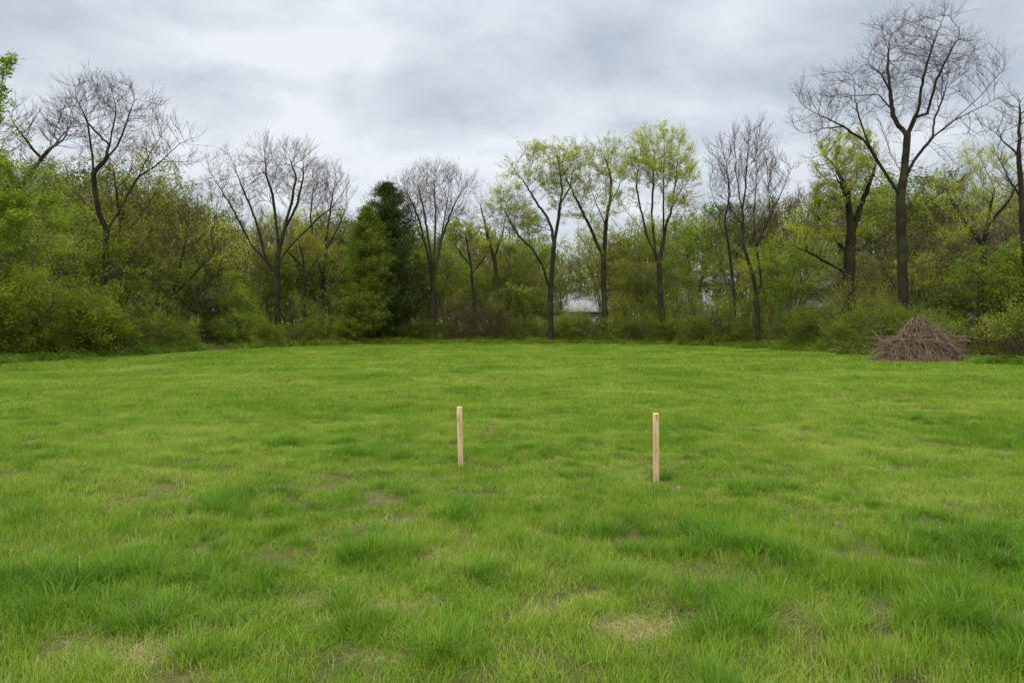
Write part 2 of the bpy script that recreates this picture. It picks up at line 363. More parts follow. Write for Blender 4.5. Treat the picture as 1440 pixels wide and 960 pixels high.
def build_grass():
    g = np.random.default_rng(11); protos = []; kinds = {}
    def reg(kind, me): kinds.setdefault(kind, []).append(len(protos)); protos.append(me)
    for i in range(6): reg('fine', blade_patch(g, 210, 0.17, 0.04, 0.10, 0.0026, 0.005, 0.6).mesh('grass_fine', [GRASS]))
    for i in range(5): reg('lush', blade_patch(g, 110, 0.10, 0.10, 0.24, 0.0032, 0.0068, 0.7, 4, fan=0.55).mesh('grass_lush', [GRASS_DEEP]))
    for i in range(4): reg('straw', blade_patch(g, 110, 0.15, 0.015, 0.06, 0.002, 0.0042, 1.5).mesh('grass_straw', [STRAW]))
    for i in range(5): reg('mid', blade_patch(g, 420, 0.42, 0.04, 0.10, 0.006, 0.011, 0.55, 2).mesh('grass_mid', [GRASS]))
    for i in range(4): reg('far', blade_patch(g, 420, 0.75, 0.05, 0.11, 0.014, 0.026, 0.5, 2).mesh('grass_far', [GRASS]))
    P, S, I = [], [], []
    def put(x, y, s, sz, kind):
        P.append(np.stack([x, y, ground_z(x, y)], 1)); S.append(np.stack([s, s, sz], 1)); I.append(g.choice(kinds[kind], len(x)))
    def hgt(x, y):
        return 0.30 + 1.45 * fbm(x * 0.9 + 5, y * 0.9 + 2, 3) * (0.45 + 0.95 * fbm(x * 2.9 + 50, y * 2.9 + 22, 2))
    # near turf
    x, y = scatter_points(g, 36, 1.8, 13.5); k = in_field(x, y); x, y = x[k], y[k]
    b = bare_mask(x, y); lu = lush_mask(x, y); k = g.random(len(x)) > b * 0.78; x, y, b, lu = x[k], y[k], b[k], lu[k]
    h = hgt(x, y) * (1 - 0.6 * b) * (1 + 0.35 * lu)
    put(x, y, g.uniform(0.85, 1.2, len(x)), np.clip(h, 0.35, 1.9), 'fine')
    # tussocks
    x, y = scatter_points(g, 48, 1.8, 14); lu = lush_mask(x, y); b = bare_mask(x, y)
    t = fbm(x * 1.3 + 70, y * 1.3 + 31, 3); p = np.clip((t - 0.44) * 1.5, 0.03, 0.45) + 0.8 * lu ** 1.3
    k = (g.random(len(x)) < p * (1 - b)) & in_field(x, y); x, y, lu, t = x[k], y[k], lu[k], t[k]
    s = 0.46 + 0.34 * lu + 0.8 * np.clip(t - 0.5, 0, .4) + g.uniform(-0.14, 0.16, len(x))
    near = np.clip((9 - y) / 5, 0, 1); s = s * (0.85 + 0.36 * near)
    put(x, y, s * 1.0, s * g.uniform(0.8, 1.1, len(x)), 'lush')
    # dead grass lying in the worn spots and thinly all over
    x, y = scatter_points(g, 70, 2.0, 13); b = bare_mask(x, y)
    k = g.random(len(x)) < 0.06 * (fbm(x * 1.1 + 8, y * 1.1, 2) > .5) + 0.62 * b; x, y = x[k], y[k]
    put(x, y, g.uniform(0.7, 1.2, len(x)), g.uniform(0.6, 1.3, len(x)), 'straw')
    # middle and far turf
    x, y = scatter_points(g, 9, 12.5, 26, 5); k = in_field(x, y); x, y = x[k], y[k]
    put(x, y, g.uniform(0.85, 1.2, len(x)), np.clip(hgt(x, y), 0.4, 1.6), 'mid')
    x, y = scatter_points(g, 3.6, 25, 62, 12); k = in_field(x, y, 0.6); x, y = x[k], y[k]
    put(x, y, g.uniform(0.85, 1.2, len(x)), np.clip(hgt(x, y), 0.45, 1.5), 'far')
    P = np.concatenate(P); S = np.concatenate(S); I = np.concatenate(I)
    rot = np.stack([g.normal(0, 0.05, len(P)), g.normal(0, 0.05, len(P)), g.uniform(0, 6.283, len(P))], 1)
    tag(gn_scatter('lawn_grass', P, rot, S, I, protos), 'bright green uneven spring grass covering the whole field', 'grass', kind='stuff')
build_grass()

# ------------------------------------------------------------------ trees
def sample_env(g, ells, n, thin=0.25):
    """points in a union of ellipsoids (c, r), a little denser towards the shell"""
    vol = np.array([np.prod(r) * w for c, r, w in ells]); cnt = np.maximum((n * vol / vol.sum()).astype(int), 20); P = []
    for (c, r, w), m in zip(ells, cnt):
        u = norm(g.normal(size=(m, 3))) * (g.random(m) ** (1 / 3.4))[:, None]
        u *= (1 + 0.16 * np.sin(u[:, 0:1] * 9 + c[0]) * np.sin(u[:, 1:2] * 7 + c[1]) + 0.12 * np.sin(u[:, 2:3] * 11))
        P.append(c + u * r)
    return np.concatenate(P)
def colonize(g, polys, att, D=0.28, di=2.2, dk=0.5, trop=(0, 0, 0.12), maxit=70, cap=9000):
    pos = np.zeros((cap, 3)); par = np.full(cap, -1, int); n = 0
    for poly in polys:
        poly = np.asarray(poly, float); start = 0
        if n == 0: pos[0] = poly[0]; n = 1; last = 0
        else:
            dd = np.linalg.norm(pos[:n] - poly[0], axis=1); last = int(dd.argmin())
        for q in poly[1:]:
            v = q - pos[last]; L = np.linalg.norm(v); k = max(1, int(round(L / D))); a = pos[last].copy()
            for i in range(1, k + 1):
                if n >= cap: break
                w = 0.07 * D * g.normal(size=3) * (1 if i < k else 0.3)
                pos[n] = a + v * i / k + w; par[n] = last; last = n; n += 1
    att = att.copy(); near = np.zeros(len(att), int); dist = np.full(len(att), 1e9)
    for s in range(0, n, 500):
        dm = np.linalg.norm(att[:, None] - pos[None, s:min(n, s + 500)], axis=2); j = dm.argmin(1); dv = dm[np.arange(len(att)), j]
        u = dv < dist; near[u] = j[u] + s; dist[u] = dv[u]
    kids = np.bincount(par[1:n], minlength=cap); trop = np.array(trop)
    for it in range(maxit):
        keep = (dist > dk) & (kids[near] < 4); att, near, dist = att[keep], near[keep], dist[keep]
        act = dist < di * (1 + 0.5 * (it < 3))
        if not act.any() or n > cap - 600: break
        dr = (att[act] - pos[near[act]]) / dist[act][:, None]; S = np.zeros((n, 3)); np.add.at(S, near[act], dr)
        u = np.unique(near[act]); mo = pos[u] - pos[np.maximum(par[u], 0)]; first = kids[u] == 0
        d = norm(norm(S[u]) + trop + g.normal(size=(len(u), 3)) * 0.10 + norm(mo + 1e-9) * np.where(first, 0.75, 0.25)[:, None])
        m = len(u); pos[n:n + m] = pos[u] + d * D; par[n:n + m] = u; np.add.at(kids, u, 1)
        dm = np.linalg.norm(att[:, None] - pos[None, n:n + m], axis=2); j = dm.argmin(1); dv = dm[np.arange(len(att)), j]
        q = dv < dist; near[q] = j[q] + n; dist[q] = dv[q]; n += m
    pos, par = pos[:n], par[:n]
    for _ in range(2):                      # ease the kinks out of the limbs
        q = pos.copy(); cs = np.zeros((n, 3)); cc = np.zeros(n); np.add.at(cs, par[1:], pos[1:]); np.add.at(cc, par[1:], 1)
        m = (cc == 1) & (par >= 0); q[m] = 0.5 * pos[m] + 0.25 * pos[par[m]] + 0.25 * cs[m]; pos = q
    return pos, par
def skeleton_mesh(pos, par, rbase, rtip, g, thick=0.03, trunk_geo=None, crown_geo=None, flare=0.35):
    n = len(pos); cnt = np.zeros(n); haskid = np.zeros(n, bool); haskid[par[1:]] = True; cnt[~haskid] = 1
    for i in range(n - 1, 0, -1): cnt[par[i]] += cnt[i]
    r = np.maximum(rbase * (cnt / cnt[0]) ** 0.6, rtip * (1 + 0.42 * np.log(cnt)))
    z0 = pos[0, 2]; r = r * (1 + flare * np.exp(-(pos[:, 2] - z0) / 0.35) * (r > rbase * 0.5))
    d = np.zeros((n, 3)); d[1:] = norm(pos[1:] - pos[par[1:]]); best = np.full(n, -1); bc = np.zeros(n)
    for i in range(1, n):
        if cnt[i] > bc[par[i]]: bc[par[i]] = cnt[i]; best[par[i]] = i
    dn = d.copy(); hb = best >= 0; dn[hb] = norm(d[hb] + d[best[hb]]); dn[0] = d[best[0]]
    ch = np.arange(1, n); pa = par[1:]; cont = best[pa] == ch
    sdir = np.where(cont[:, None], dn[pa], d[ch]); srad = np.where(cont, r[pa], np.minimum(r[ch] * 1.15, r[pa]))
    for lo, hi, k, geo in ((0.09, 9, 9, trunk_geo), (thick, 0.09, 6, trunk_geo), (0, thick, 3, crown_geo)):
        q = (r[ch] >= lo) & (r[ch] < hi)
        if not q.any(): continue
        c = ch[q]; m = len(c)
        A = rings(pos[pa[q]], sdir[q], srad[q], k); B = rings(pos[c], dn[c], r[c], k)
        if k == 9:  # bark ridges
            lob = 1 + 0.09 * np.sin(np.arange(9) * 2 * math.pi / 9 * 3)[None, :, None]
            A = pos[pa[q]][:, None] + (A - pos[pa[q]][:, None]) * lob; B = pos[c][:, None] + (B - pos[c][:, None]) * lob
        V = np.concatenate([A, B], 1); i0 = np.arange(k); i1 = (i0 + 1) % k
        F = (np.arange(m) * 2 * k)[:, None, None] + np.stack([i0, i1, i1 + k, i0 + k], 1)[None]
        geo.add(V, F.reshape(-1, 4), 0)
    return r, d, cnt, haskid
def twigs(g, P, dirs, n_each, L, r0, geo, up=0.35, spread=0.5, sub=2, sub_len=0.55):
    """fine twigs with side twigs; returns points along them for leaves"""
    i = np.repeat(np.arange(len(P)), n_each); n = len(i)
    ax = P[i] - np.array([0, 0, 0.45 * P[:, 2].max()]); d = norm(dirs[i] + g.normal(size=(n, 3)) * spread + np.array([0, 0, up]) + 0.35 * norm(ax)); ln = L * g.uniform(0.5, 1.25, n); b = norm(g.normal(size=(n, 3)) + np.array([0, 0, up * 1.6]))
    u = np.linspace(0, 1, 4)[None, :, None]
    T = P[i][:, None] + ln[:, None, None] * (d[:, None] * u + 0.11 * b[:, None] * u ** 2)
    rr = np.linspace(r0, r0 * 0.45, 4)[None].repeat(n, 0); tubes(geo, T, rr, 3)
    pts = [T[:, 1:].reshape(-1, 3)]; dd = [norm(T[:, 1:] - T[:, :-1]).reshape(-1, 3)]
    if sub:
        j = np.repeat(np.arange(n), sub); s = g.integers(1, 3, len(j)); d2 = norm(norm(T[j, s] - T[j, s - 1]) + g.normal(size=(len(j), 3)) * 0.45 + np.array([0, 0, up * .6]))
        l2 = sub_len * ln[j] * g.uniform(0.5, 1.2, len(j)); u = np.array([0, 0.5, 1.0])[None, :, None]
        T2 = T[j, s][:, None] + l2[:, None, None] * (d2[:, None] * u + 0.1 * g.normal(size=(len(j), 1, 3)) * u ** 2)
        rr = np.linspace(r0 * 0.6, r0 * 0.35, 3)[None].repeat(len(j), 0); tubes(geo, T2, rr, 3)
        pts.append(T2[:, 1:].reshape(-1, 3)); dd.append(norm(T2[:, 1:] - T2[:, :-1]).reshape(-1, 3))
    return np.concatenate(pts), np.concatenate(dd)
def clumped(C, seed, lo=0.40, k=5.5, f=0.9):
    """thin leaves out between clumps"""
    v = 0.5 * (fbm(C[:, 0] * f + C[:, 2] * .6 + seed, C[:, 1] * f - C[:, 2] * .8, 2) + fbm(C[:, 2] * f * 1.5 + seed, C[:, 0] * f - C[:, 1] * f + 31, 2))
    return C[np.random.default_rng(seed).random(len(C)) < np.clip((v - lo) * k, 0.06, 1)]
def grow_tree(name, polys, ells, rbase, seed, n_att=1500, bark=BARK, twig=TWIG, leaf=None, n_leaf=0, leaf_size=0.08, D=0.28, dk=0.5, di=2.4, rtip=0.011,
              tw=2, twL=0.75, tw_r=0.0075, trop=(0, 0, 0.12), sub=3, extra=None, up=0.35, leaf_top=None, jitter=0.10, flat=0.35, maxtip=3, thick=0.03):
    """polys and ells in the tree's own space, base at the origin; returns trunk and crown meshes"""
    g = np.random.default_rng(seed)
    att = sample_env(g, ells, int(n_att * 1.25)); att = clumped(att[att[:, 2] > 0.2], seed, .37, 8, .42)
    pos, par = colonize(g, polys, att, D=D, di=di, dk=dk, trop=trop)
    tg, cg = Geo(), Geo()
    r, d, cnt, hk = skeleton_mesh(pos, par, rbase, rtip, g, thick, tg, cg)
    q = np.where(cnt <= maxtip)[0]; q = q[q > 0]
    pts, dd = twigs(g, pos[q], d[q], tw, twL, tw_r, cg, up=up, sub=sub)
    if leaf is not None and n_leaf:
        sel = pts[g.random(len(pts)) < .4]; C = sel[g.integers(0, len(sel), n_leaf)] + g.normal(size=(n_leaf, 3)) * jitter * .8
        C = clumped(C, seed)
        leaves(cg, C, leaf_size, g, 1, flat=flat)
    if extra: extra(g, cg, pos, d, cnt)
    tm = tg.mesh(name + '_trunk', [bark], smooth=True); cm = cg.mesh(name + '_crown', [twig] + ([leaf] if leaf else []))
    return tm, cm

def put_tree(name, px, depth, label, cat, meshes, group=None, rz=0.0, z=None):
    p = at(px, depth); root = empty(name, (p[0], p[1], gz(p[0], p[1]) - 0.03 if z is None else z), label, cat, group, rz)
    link('trunk', meshes[0], root); link('crown', meshes[1], root); return root
def authored(name, label, cat, px, depth, limbs, crowns, rbase, seed, base_py=None, group=None, **kw):
    """a tree whose limbs and crown outline were measured on the photograph, built at its own distance.
    limbs: [(px, py, metres towards/away)], crowns: [(px, py, rx, ry, weight, depth offset)]"""
    base = at(px, depth); k = depth / FPX; g = np.random.default_rng(seed + 999)
    def loc(x, y, dy=0): q = at(x, depth, y) - base; return np.array([q[0], dy, q[2]])
    polys = []
    for i, L in enumerate(limbs):
        pts = []; amp = g.uniform(-1, 1) * 2.0
        for j, q in enumerate(L):
            u = j / max(1, len(L) - 1); dy = q[2] if len(q) > 2 else (0 if i == 0 else amp * u ** 1.1)
            pts.append(loc(q[0], q[1], dy))
        if i == 0: pts[0][2] = 0.0
        polys.append(pts)
    ells = [(loc(c[0], c[1], c[5] if len(c) > 5 else 0), np.array([c[2] * k, (c[2] * 0.85) * k, c[3] * k]), c[4] if len(c) > 4 else 1) for c in crowns]
    return put_tree(name, px, depth, label, cat, grow_tree(name, polys, ells, rbase, seed, **kw), group)

# ------------------------------------------------------------------ the trees one can tell apart along the far edge of the field
authored('bare_tree', 'tallest bare tree, forked dark trunk standing right behind the heap of brown sticks', 'tree', 1271, edge_depth(1271) + 3.4,
    [[(1271, 500), (1270, 400), (1268, 330), (1267, 279), (1270, 254), (1274, 217), (1276, 190)],
     [(1267, 279), (1252, 258), (1237, 238), (1222, 219), (1210, 203), (1177, 184), (1140, 168), (1116, 158)],
     [(1276, 190), (1266, 176), (1261, 160), (1260, 125), (1258, 90), (1264, 48)],
     [(1276, 190), (1285, 157), (1283, 119), (1288, 81), (1297, 40)],
     [(1282, 168), (1300, 162), (1307, 119), (1318, 90), (1330, 62)],
     [(1270, 254), (1288, 222), (1313, 192), (1345, 168), (1383, 149), (1408, 136)],
     [(1271, 379, 0), (1290, 368, -1), (1313, 360, -1.5), (1362, 344, -2.5), (1399, 319, -3)],
     [(1270, 250), (1252, 226), (1240, 208), (1228, 190)], [(1210, 203), (1206, 180), (1190, 150), (1182, 120)],
     [(1177, 184), (1160, 178), (1140, 184)], [(1259, 125), (1240, 105), (1222, 90)], [(1260, 150), (1240, 130), (1215, 128)], [(1313, 192), (1322, 165), (1345, 125), (1362, 95)],
     [(1345, 168), (1365, 140), (1378, 112)], [(1285, 150), (1290, 140)], [(1276, 300), (1300, 282), (1322, 262)]],
    [(1290, 92, 78, 74, 1.1), (1245, 105, 45, 55, .8), (1345, 105, 46, 60, .8), (1165, 155, 58, 44, 1.2), (1215, 150, 30, 40, .5), (1375, 150, 42, 44, 1), (1290, 180, 60, 30, .5), (1370, 325, 46, 24, .35), (1330, 260, 35, 30, .2)],
    0.235, 101, n_att=2700, rtip=0.011, twig=TWIG, twL=0.8, tw_r=0.005, D=0.23, dk=0.40, di=1.7, tw=2, trop=(0, 0, 0.10))
authored('bare_tree', 'bare grey tree with two spreading leaders standing behind the left bank of shrubs', 'tree', 146, edge_depth(146) + 6,
    [[(146, 455), (146, 405), (148, 350), (150, 322)], [(150, 322), (142, 300), (141, 260), (145, 225), (143, 180), (133, 150)],
     [(150, 322), (162, 300), (170, 280), (187, 245), (215, 223), (240, 195), (262, 185)], [(148, 380, 0), (160, 358, -1), (175, 340, -1), (200, 322, -2), (228, 305, -2)],
     [(143, 240), (165, 205), (180, 170), (190, 140)], [(145, 215), (155, 190), (160, 150)], [(143, 200), (118, 170), (100, 150)], [(187, 245), (200, 215), (210, 180)], [(215, 223), (240, 222), (265, 218)]],
    [(145, 170, 62, 58, 1), (105, 165, 28, 40, .6), (195, 185, 45, 48, 1), (238, 205, 38, 44, 1)],
    0.15, 102, n_att=2300, twig=TWIG, twL=0.95, tw_r=0.007, D=0.28, dk=0.44, di=2.0, tw=2)
authored('leaning_tree', 'bare tree whose long limbs slant up to the right from the leftmost edge', 'tree', -40, 31,
    [[(-40, 480), (-36, 400), (-24, 340), (0, 300), (20, 278)], [(20, 278), (41, 257), (66, 235), (91, 213), (106, 194), (128, 163)],
     [(-10, 312), (8, 280), (30, 240), (50, 210), (66, 182), (76, 162)], [(50, 210), (38, 190), (30, 170)], [(20, 262), (10, 235), (-10, 215)], [(66, 235), (80, 232), (100, 236)], [(91, 213), (84, 195), (90, 178)]],
    [(60, 175, 36, 32, .8), (105, 185, 26, 32, .7), (20, 210, 36, 36, .5), (70, 235, 30, 20, .4)], 0.13, 103, n_att=900, twig=TWIG_G, bark=BARK2, twL=0.6, tw_r=0.006, D=0.25, dk=0.45, tw=2)
authored('young_leafy_tree', 'bright green sparse leafy tree cut by the left margin, its tip above all shrubs there', 'tree', -22, 27,
    [[(-22, 480), (-20, 400), (-12, 300), (-6, 220), (0, 150), (4, 95)], [(-10, 280), (8, 250), (26, 232)], [(-14, 340), (10, 310), (34, 300)], [(-6, 200), (10, 180), (18, 165)]],
    [(4, 125, 16, 38, .7), (8, 190, 28, 40, .9), (12, 260, 46, 44, 1.2), (5, 320, 64, 50, 1.3)], 0.14, 104, n_att=800, leaf=L_BUD2, n_leaf=60000, leaf_size=0.10, twig=TWIG_O, D=0.22, dk=0.4, tw=2, jitter=0.12)
authored('bare_tree', 'broad bare tree with five spreading limbs left of the dark evergreen', 'tree', 390, edge_depth(390) + 3.4,
    [[(390, 470), (390, 449), (388, 410), (389, 384)], [(389, 384), (376, 366), (358, 347), (346, 318), (333, 290), (319, 265), (308, 244)],
     [(389, 384), (391, 336), (386, 304), (381, 272), (371, 242), (368, 215)], [(392, 355), (400, 315), (408, 281), (412, 245), (402, 219)],
     [(391, 375), (404, 350), (429, 325), (450, 304), (468, 290), (485, 268)], [(376, 366), (368, 330), (360, 297), (347, 258), (340, 232)], [(404, 330), (420, 290), (432, 255), (436, 228)]],
    [(340, 260, 36, 46, 1), (375, 248, 36, 46, 1), (412, 248, 38, 46, 1), (318, 262, 18, 30, .5), (446, 275, 30, 32, .6)], 0.24, 105, n_att=2900, twig=TWIG_G, twL=1.1, tw_r=0.008, D=0.3, dk=0.47, tw=2)
authored('bare_tree', 'finely twigged grey tree right behind the broad bare one, beside the evergreen', 'tree', 452, edge_depth(452) + 5.5,
    [[(452, 470), (451, 435), (455, 380), (458, 340), (464, 300), (468, 270)], [(455, 390), (440, 340), (436, 300), (440, 265)], [(458, 350), (476, 320), (488, 290)]],
    [(462, 282, 34, 52, 1), (478, 330, 24, 40, .5), (445, 330, 24, 30, .4)], 0.16, 106, n_att=1500, bark=BARK2, twig=TWIG_G, twL=0.8, tw_r=0.008, D=0.3, dk=0.48)
authored('slim_tree', 'slim dark trunk with ochre young leaves between the two bare trees on the left', 'tree', 427, edge_depth(427) + 3.0,
    [[(427, 465), (427, 420), (429, 385), (424, 355), (420, 335)], [(429, 390), (438, 368), (446, 355)], [(427, 375), (412, 358), (404, 350)]],
    [(420, 350, 28, 24, 1), (440, 365, 18, 18, .6)], 0.13, 107, n_att=420, twig=TWIG_O, leaf=L_OCHRE, n_leaf=5000, leaf_size=0.10, tw=2)
authored('bare_tree', 'vase shaped bare tree with straight fanned limbs right of the dark evergreen', 'tree', 608, edge_depth(608) + 3,
    [[(608, 480), (608, 430), (608, 400)], [(608, 400), (602, 357), (588, 304), (572, 268), (556, 256)], [(608, 398), (607, 357), (599, 304), (590, 258)], [(609, 398), (611, 350), (612, 300), (609, 250)],
     [(609, 396), (618, 345), (624, 300), (630, 254)], [(609, 400), (622, 382), (642, 359), (661, 350), (676, 352)], [(620, 335), (636, 290), (650, 262), (660, 255)], [(600, 345), (582, 310), (566, 296)]],
    [(612, 280, 50, 42, 1.2), (568, 275, 20, 26, .5), (650, 280, 22, 34, .7), (655, 335, 18, 16, .2)], 0.22, 108, n_att=2200, twig=TWIG_G, bark=BARK2, twL=1.15, tw_r=0.008, D=0.3, dk=0.45, trop=(0, 0, 0.3), up=0.7, tw=2)
authored('slim_tree', 'thin bare tree on the right of the vase shaped one, leaning slightly left', 'tree', 699, edge_depth(699) + 3.5,
    [[(699, 480), (699, 400), (695, 362), (687, 336), (680, 305), (676, 288)], [(695, 362), (706, 330), (712, 300)]],
    [(682, 308, 18, 32, 1), (706, 318, 14, 26, .5)], 0.15, 109, n_att=650, bark=BARK2, twig=TWIG_G, twL=0.95, tw_r=0.0075, D=0.3, dk=0.5)
authored('budding_tree', 'yellow green budding tree with a low level branch, leftmost of the three budding trees', 'tree', 775, edge_depth(775) + 0.7,
    [[(776, 482), (774, 440), (774, 412), (776, 385), (779, 347), (777, 325), (770, 306), (755, 285), (736, 254), (724, 240)],
     [(779, 347), (785, 310), (790, 272), (785, 235), (782, 215)], [(774, 410), (768, 392), (762, 372), (747, 350), (729, 334), (714, 308), (704, 290)],
     [(773, 412, 0), (757, 406, .5), (744, 405, .5), (730, 406, 1), (712, 406, 1)], [(777, 325), (765, 322), (750, 320)], [(788, 290), (802, 262), (806, 235)]],
    [(765, 240, 46, 32, 1), (740, 262, 28, 28, .7), (790, 262, 26, 48, .8), (722, 300, 32, 36, 1.0), (700, 300, 20, 32, .6), (745, 325, 26, 26, .5)], 0.21, 110, n_att=1700, twig=TWIG_O, leaf=L_BUD, n_leaf=45000, leaf_size=0.10, twL=1.0, tw_r=0.0075, D=0.3, dk=0.5, bark=BARK)
authored('budding_tree', 'budding tree with two wide leaders, middle one of the three budding trees', 'tree', 850, edge_depth(850) + 2.6,
    [[(851, 462), (851, 449), (849, 400), (849, 366)], [(849, 366), (841, 344), (826, 310), (811, 280), (797, 250), (790, 228)], [(849, 366), (852, 317), (858, 280), (860, 254), (853, 225)],
     [(847, 376), (838, 366), (830, 359), (819, 344), (810, 334)], [(852, 317), (842, 290), (834, 265)], [(858, 285), (872, 262), (878, 240)]],
    [(815, 240, 32, 36, 1), (858, 236, 32, 36, 1), (838, 285, 36, 42, .8), (796, 262, 22, 30, .6)], 0.21, 111, n_att=1700, twig=TWIG_O, leaf=L_BUD, n_leaf=31500, leaf_size=0.095, twL=0.95, tw_r=0.0075, D=0.28, dk=0.48, bark=BARK)
authored('budding_tree', 'tall rounded budding tree with a Y fork, rightmost of the three budding trees', 'tree', 931, edge_depth(931) + 0.9,
    [[(933, 486), (933, 460), (929, 422), (927, 370)], [(927, 370), (920, 351), (909, 329), (886, 299), (872, 284)], [(922, 355), (916, 302), (919, 254), (920, 212)],
     [(927, 370), (932, 345), (939, 310), (957, 269), (974, 250)], [(934, 335), (933, 290), (933, 257), (935, 205)], [(912, 332), (902, 296), (896, 260), (900, 225)], [(945, 300), (950, 260), (954, 220)]],
    [(928, 232, 44, 46, 1.3), (900, 262, 28, 38, .8), (958, 255, 26, 40, .8), (880, 285, 18, 26, .5), (935, 300, 36, 32, .6)], 0.20, 112, n_att=2100, twig=TWIG_O, leaf=L_BUD, n_leaf=51000, leaf_size=0.095, twL=0.95, tw_r=0.0075, D=0.28, dk=0.48, bark=BARK)
authored('bare_tree', 'slender many stemmed bare tree between the budding trees and the tallest bare tree', 'tree', 1064, edge_depth(1064) + 0.8,
    [[(1066, 488), (1065, 450), (1064, 417), (1059, 385), (1045, 342), (1044, 298), (1049, 259), (1052, 195)], [(1045, 342), (1027, 318), (1008, 290), (998, 260)],
     [(1064, 417), (1073, 397), (1067, 338), (1066, 298), (1073, 239), (1075, 185)], [(1046, 320), (1026, 290), (1025, 250), (1020, 215)], [(1070, 345), (1084, 300), (1100, 262), (1108, 240)], [(1050, 300), (1038, 250), (1036, 200)], [(1068, 300), (1088, 260), (1092, 215)]],
    [(1050, 225, 32, 46, 1), (1020, 250, 28, 46, .8), (1080, 245, 28, 48, .9), (1105, 240, 16, 22, .3), (1055, 300, 40, 36, .4)], 0.15, 113, n_att=2200, twig=TWIG, bark=BARK, twL=0.95, tw_r=0.007, D=0.27, dk=0.42, trop=(0, 0, 0.3), up=0.7, tw=2)
authored('slim_tree', 'thin bare stem leaning on the left of the slender many stemmed tree', 'tree', 1031, edge_depth(1031) + 2.6,
    [[(1036, 480), (1031, 397), (1025, 346), (1019, 310), (1027, 270), (1023, 239)], [(1025, 346), (1008, 320), (1000, 300)]],
    [(1022, 275, 22, 44, 1), (1000, 310, 14, 24, .4)], 0.09, 114, n_att=600, twig=TWIG, twL=0.6, tw_r=0.007, D=0.28, dk=0.5, rtip=0.01)
authored('leafy_tree', 'thick trunked tree with bright yellow green crown left of the tallest bare tree', 'tree', 1195, edge_depth(1195) + 4,
    [[(1195, 470), (1194, 400), (1195, 360), (1197, 318)], [(1197, 318), (1197, 267), (1186, 235), (1170, 205)], [(1196, 335), (1206, 305), (1213, 282), (1228, 245), (1234, 220)], [(1195, 360), (1182, 340), (1170, 315), (1150, 290)],
     [(1196, 345), (1212, 330), (1235, 318)], [(1194, 385), (1170, 370), (1140, 352), (1118, 340)], [(1196, 300), (1180, 270), (1160, 250)]],
    [(1170, 225, 30, 34, 1.2), (1200, 235, 36, 42, 1), (1175, 275, 34, 34, 1), (1225, 265, 22, 40, .7), (1145, 330, 38, 30, .6)], 0.32, 115, n_att=1800, twig=TWIG_O, leaf=L_BUD, n_leaf=51000, leaf_size=0.085, twL=0.7, D=0.27, dk=0.46)
authored('budding_tree', 'wide airy yellow green tree right of the tallest bare tree', 'tree', 1378, edge_depth(1378) + 7,
    [[(1378, 470), (1380, 400), (1384, 340), (1392, 300), (1398, 265)], [(1382, 350), (1362, 315), (1348, 285), (1338, 255)], [(1388, 320), (1408, 290), (1420, 260)], [(1380, 380), (1350, 350), (1325, 330)]],
    [(1385, 250, 42, 40, 1), (1340, 275, 34, 38, 1), (1420, 285, 34, 44, .8), (1350, 320, 40, 28, .5)], 0.17, 116, n_att=1600, twig=TWIG_O, leaf=L_BUD, n_leaf=20000, leaf_size=0.07, twL=0.65, tw_r=0.0065, D=0.27, dk=0.46)
authored('bare_tree', 'bare tree at the right margin with its upper twigs left uncovered', 'tree', 1442, edge_depth(1442) + 5,
    [[(1446, 470), (1444, 380), (1440, 320), (1436, 260), (1432, 210), (1434, 150)], [(1438, 280), (1420, 245), (1410, 215)], [(1440, 300), (1462, 260), (1470, 220)], [(1432, 215), (1418, 180), (1412, 155)]],
    [(1432, 190, 30, 60, 1), (1468, 210, 32, 62, .8), (1415, 240, 18, 34, .5)], 0.15, 117, n_att=1200, twig=TWIG, twL=0.65, tw_r=0.0065, D=0.27, dk=0.44, leaf=L_BUD, n_leaf=1800, leaf_size=0.05)
authored('small_leafy_tree', 'small tree with a vivid yellow crown beside the vase shaped bare tree', 'tree', 668, edge_depth(668) + 3.5,
    [[(668, 480), (667, 420), (663, 380), (658, 345), (655, 325)], [(665, 385), (680, 362), (690, 345)], [(664, 375), (646, 352), (638, 340)]],
    [(655, 328, 26, 18, 1), (678, 345, 22, 18, .8), (640, 350, 16, 14, .4)], 0.12, 118, n_att=420, twig=TWIG_O, leaf=L_BUD, n_leaf=13000, leaf_size=0.12, D=0.3)
authored('shaggy_tree', 'dense brown twiggy tree with a rounded top just behind the bare grey tree', 'tree', 172, edge_depth(172) + 9,
    [[(172, 470), (172, 400), (170, 330), (165, 280), (160, 240)], [(170, 340), (190, 300), (205, 260)], [(171, 350), (150, 310), (128, 280), (120, 250)], [(172, 380), (205, 350), (222, 320)]],
    [(150, 262, 46, 46, 1.2), (195, 285, 40, 44, 1), (180, 350, 60, 50, 1), (220, 300, 24, 34, .5)], 0.18, 119, n_att=2200, twig=TWIG, leaf=L_OLIVE, n_leaf=16000, leaf_size=0.07, twL=0.7, D=0.3, dk=0.48)
authored('leaning_shrub', 'dark multi stemmed bush fanning to the upper right between the left bare trees', 'bush', 240, edge_depth(240) + 4,
    [[(236, 460), (238, 430), (243, 410), (250, 385), (256, 360), (262, 335)], [(241, 420), (253, 402), (270, 380), (290, 355)], [(240, 422), (246, 390), (246, 350), (244, 320)], [(247, 404), (262, 375), (276, 345)]],
    [(262, 335, 36, 40, 1), (285, 350, 26, 32, .7), (245, 330, 24, 34, .6)], 0.14, 120, n_att=1300, twig=TWIG, leaf=L_OLIVE, n_leaf=4500, leaf_size=0.06, twL=0.7, D=0.25, dk=0.42, rtip=0.012, trop=(0, 0, .25), up=0.6)

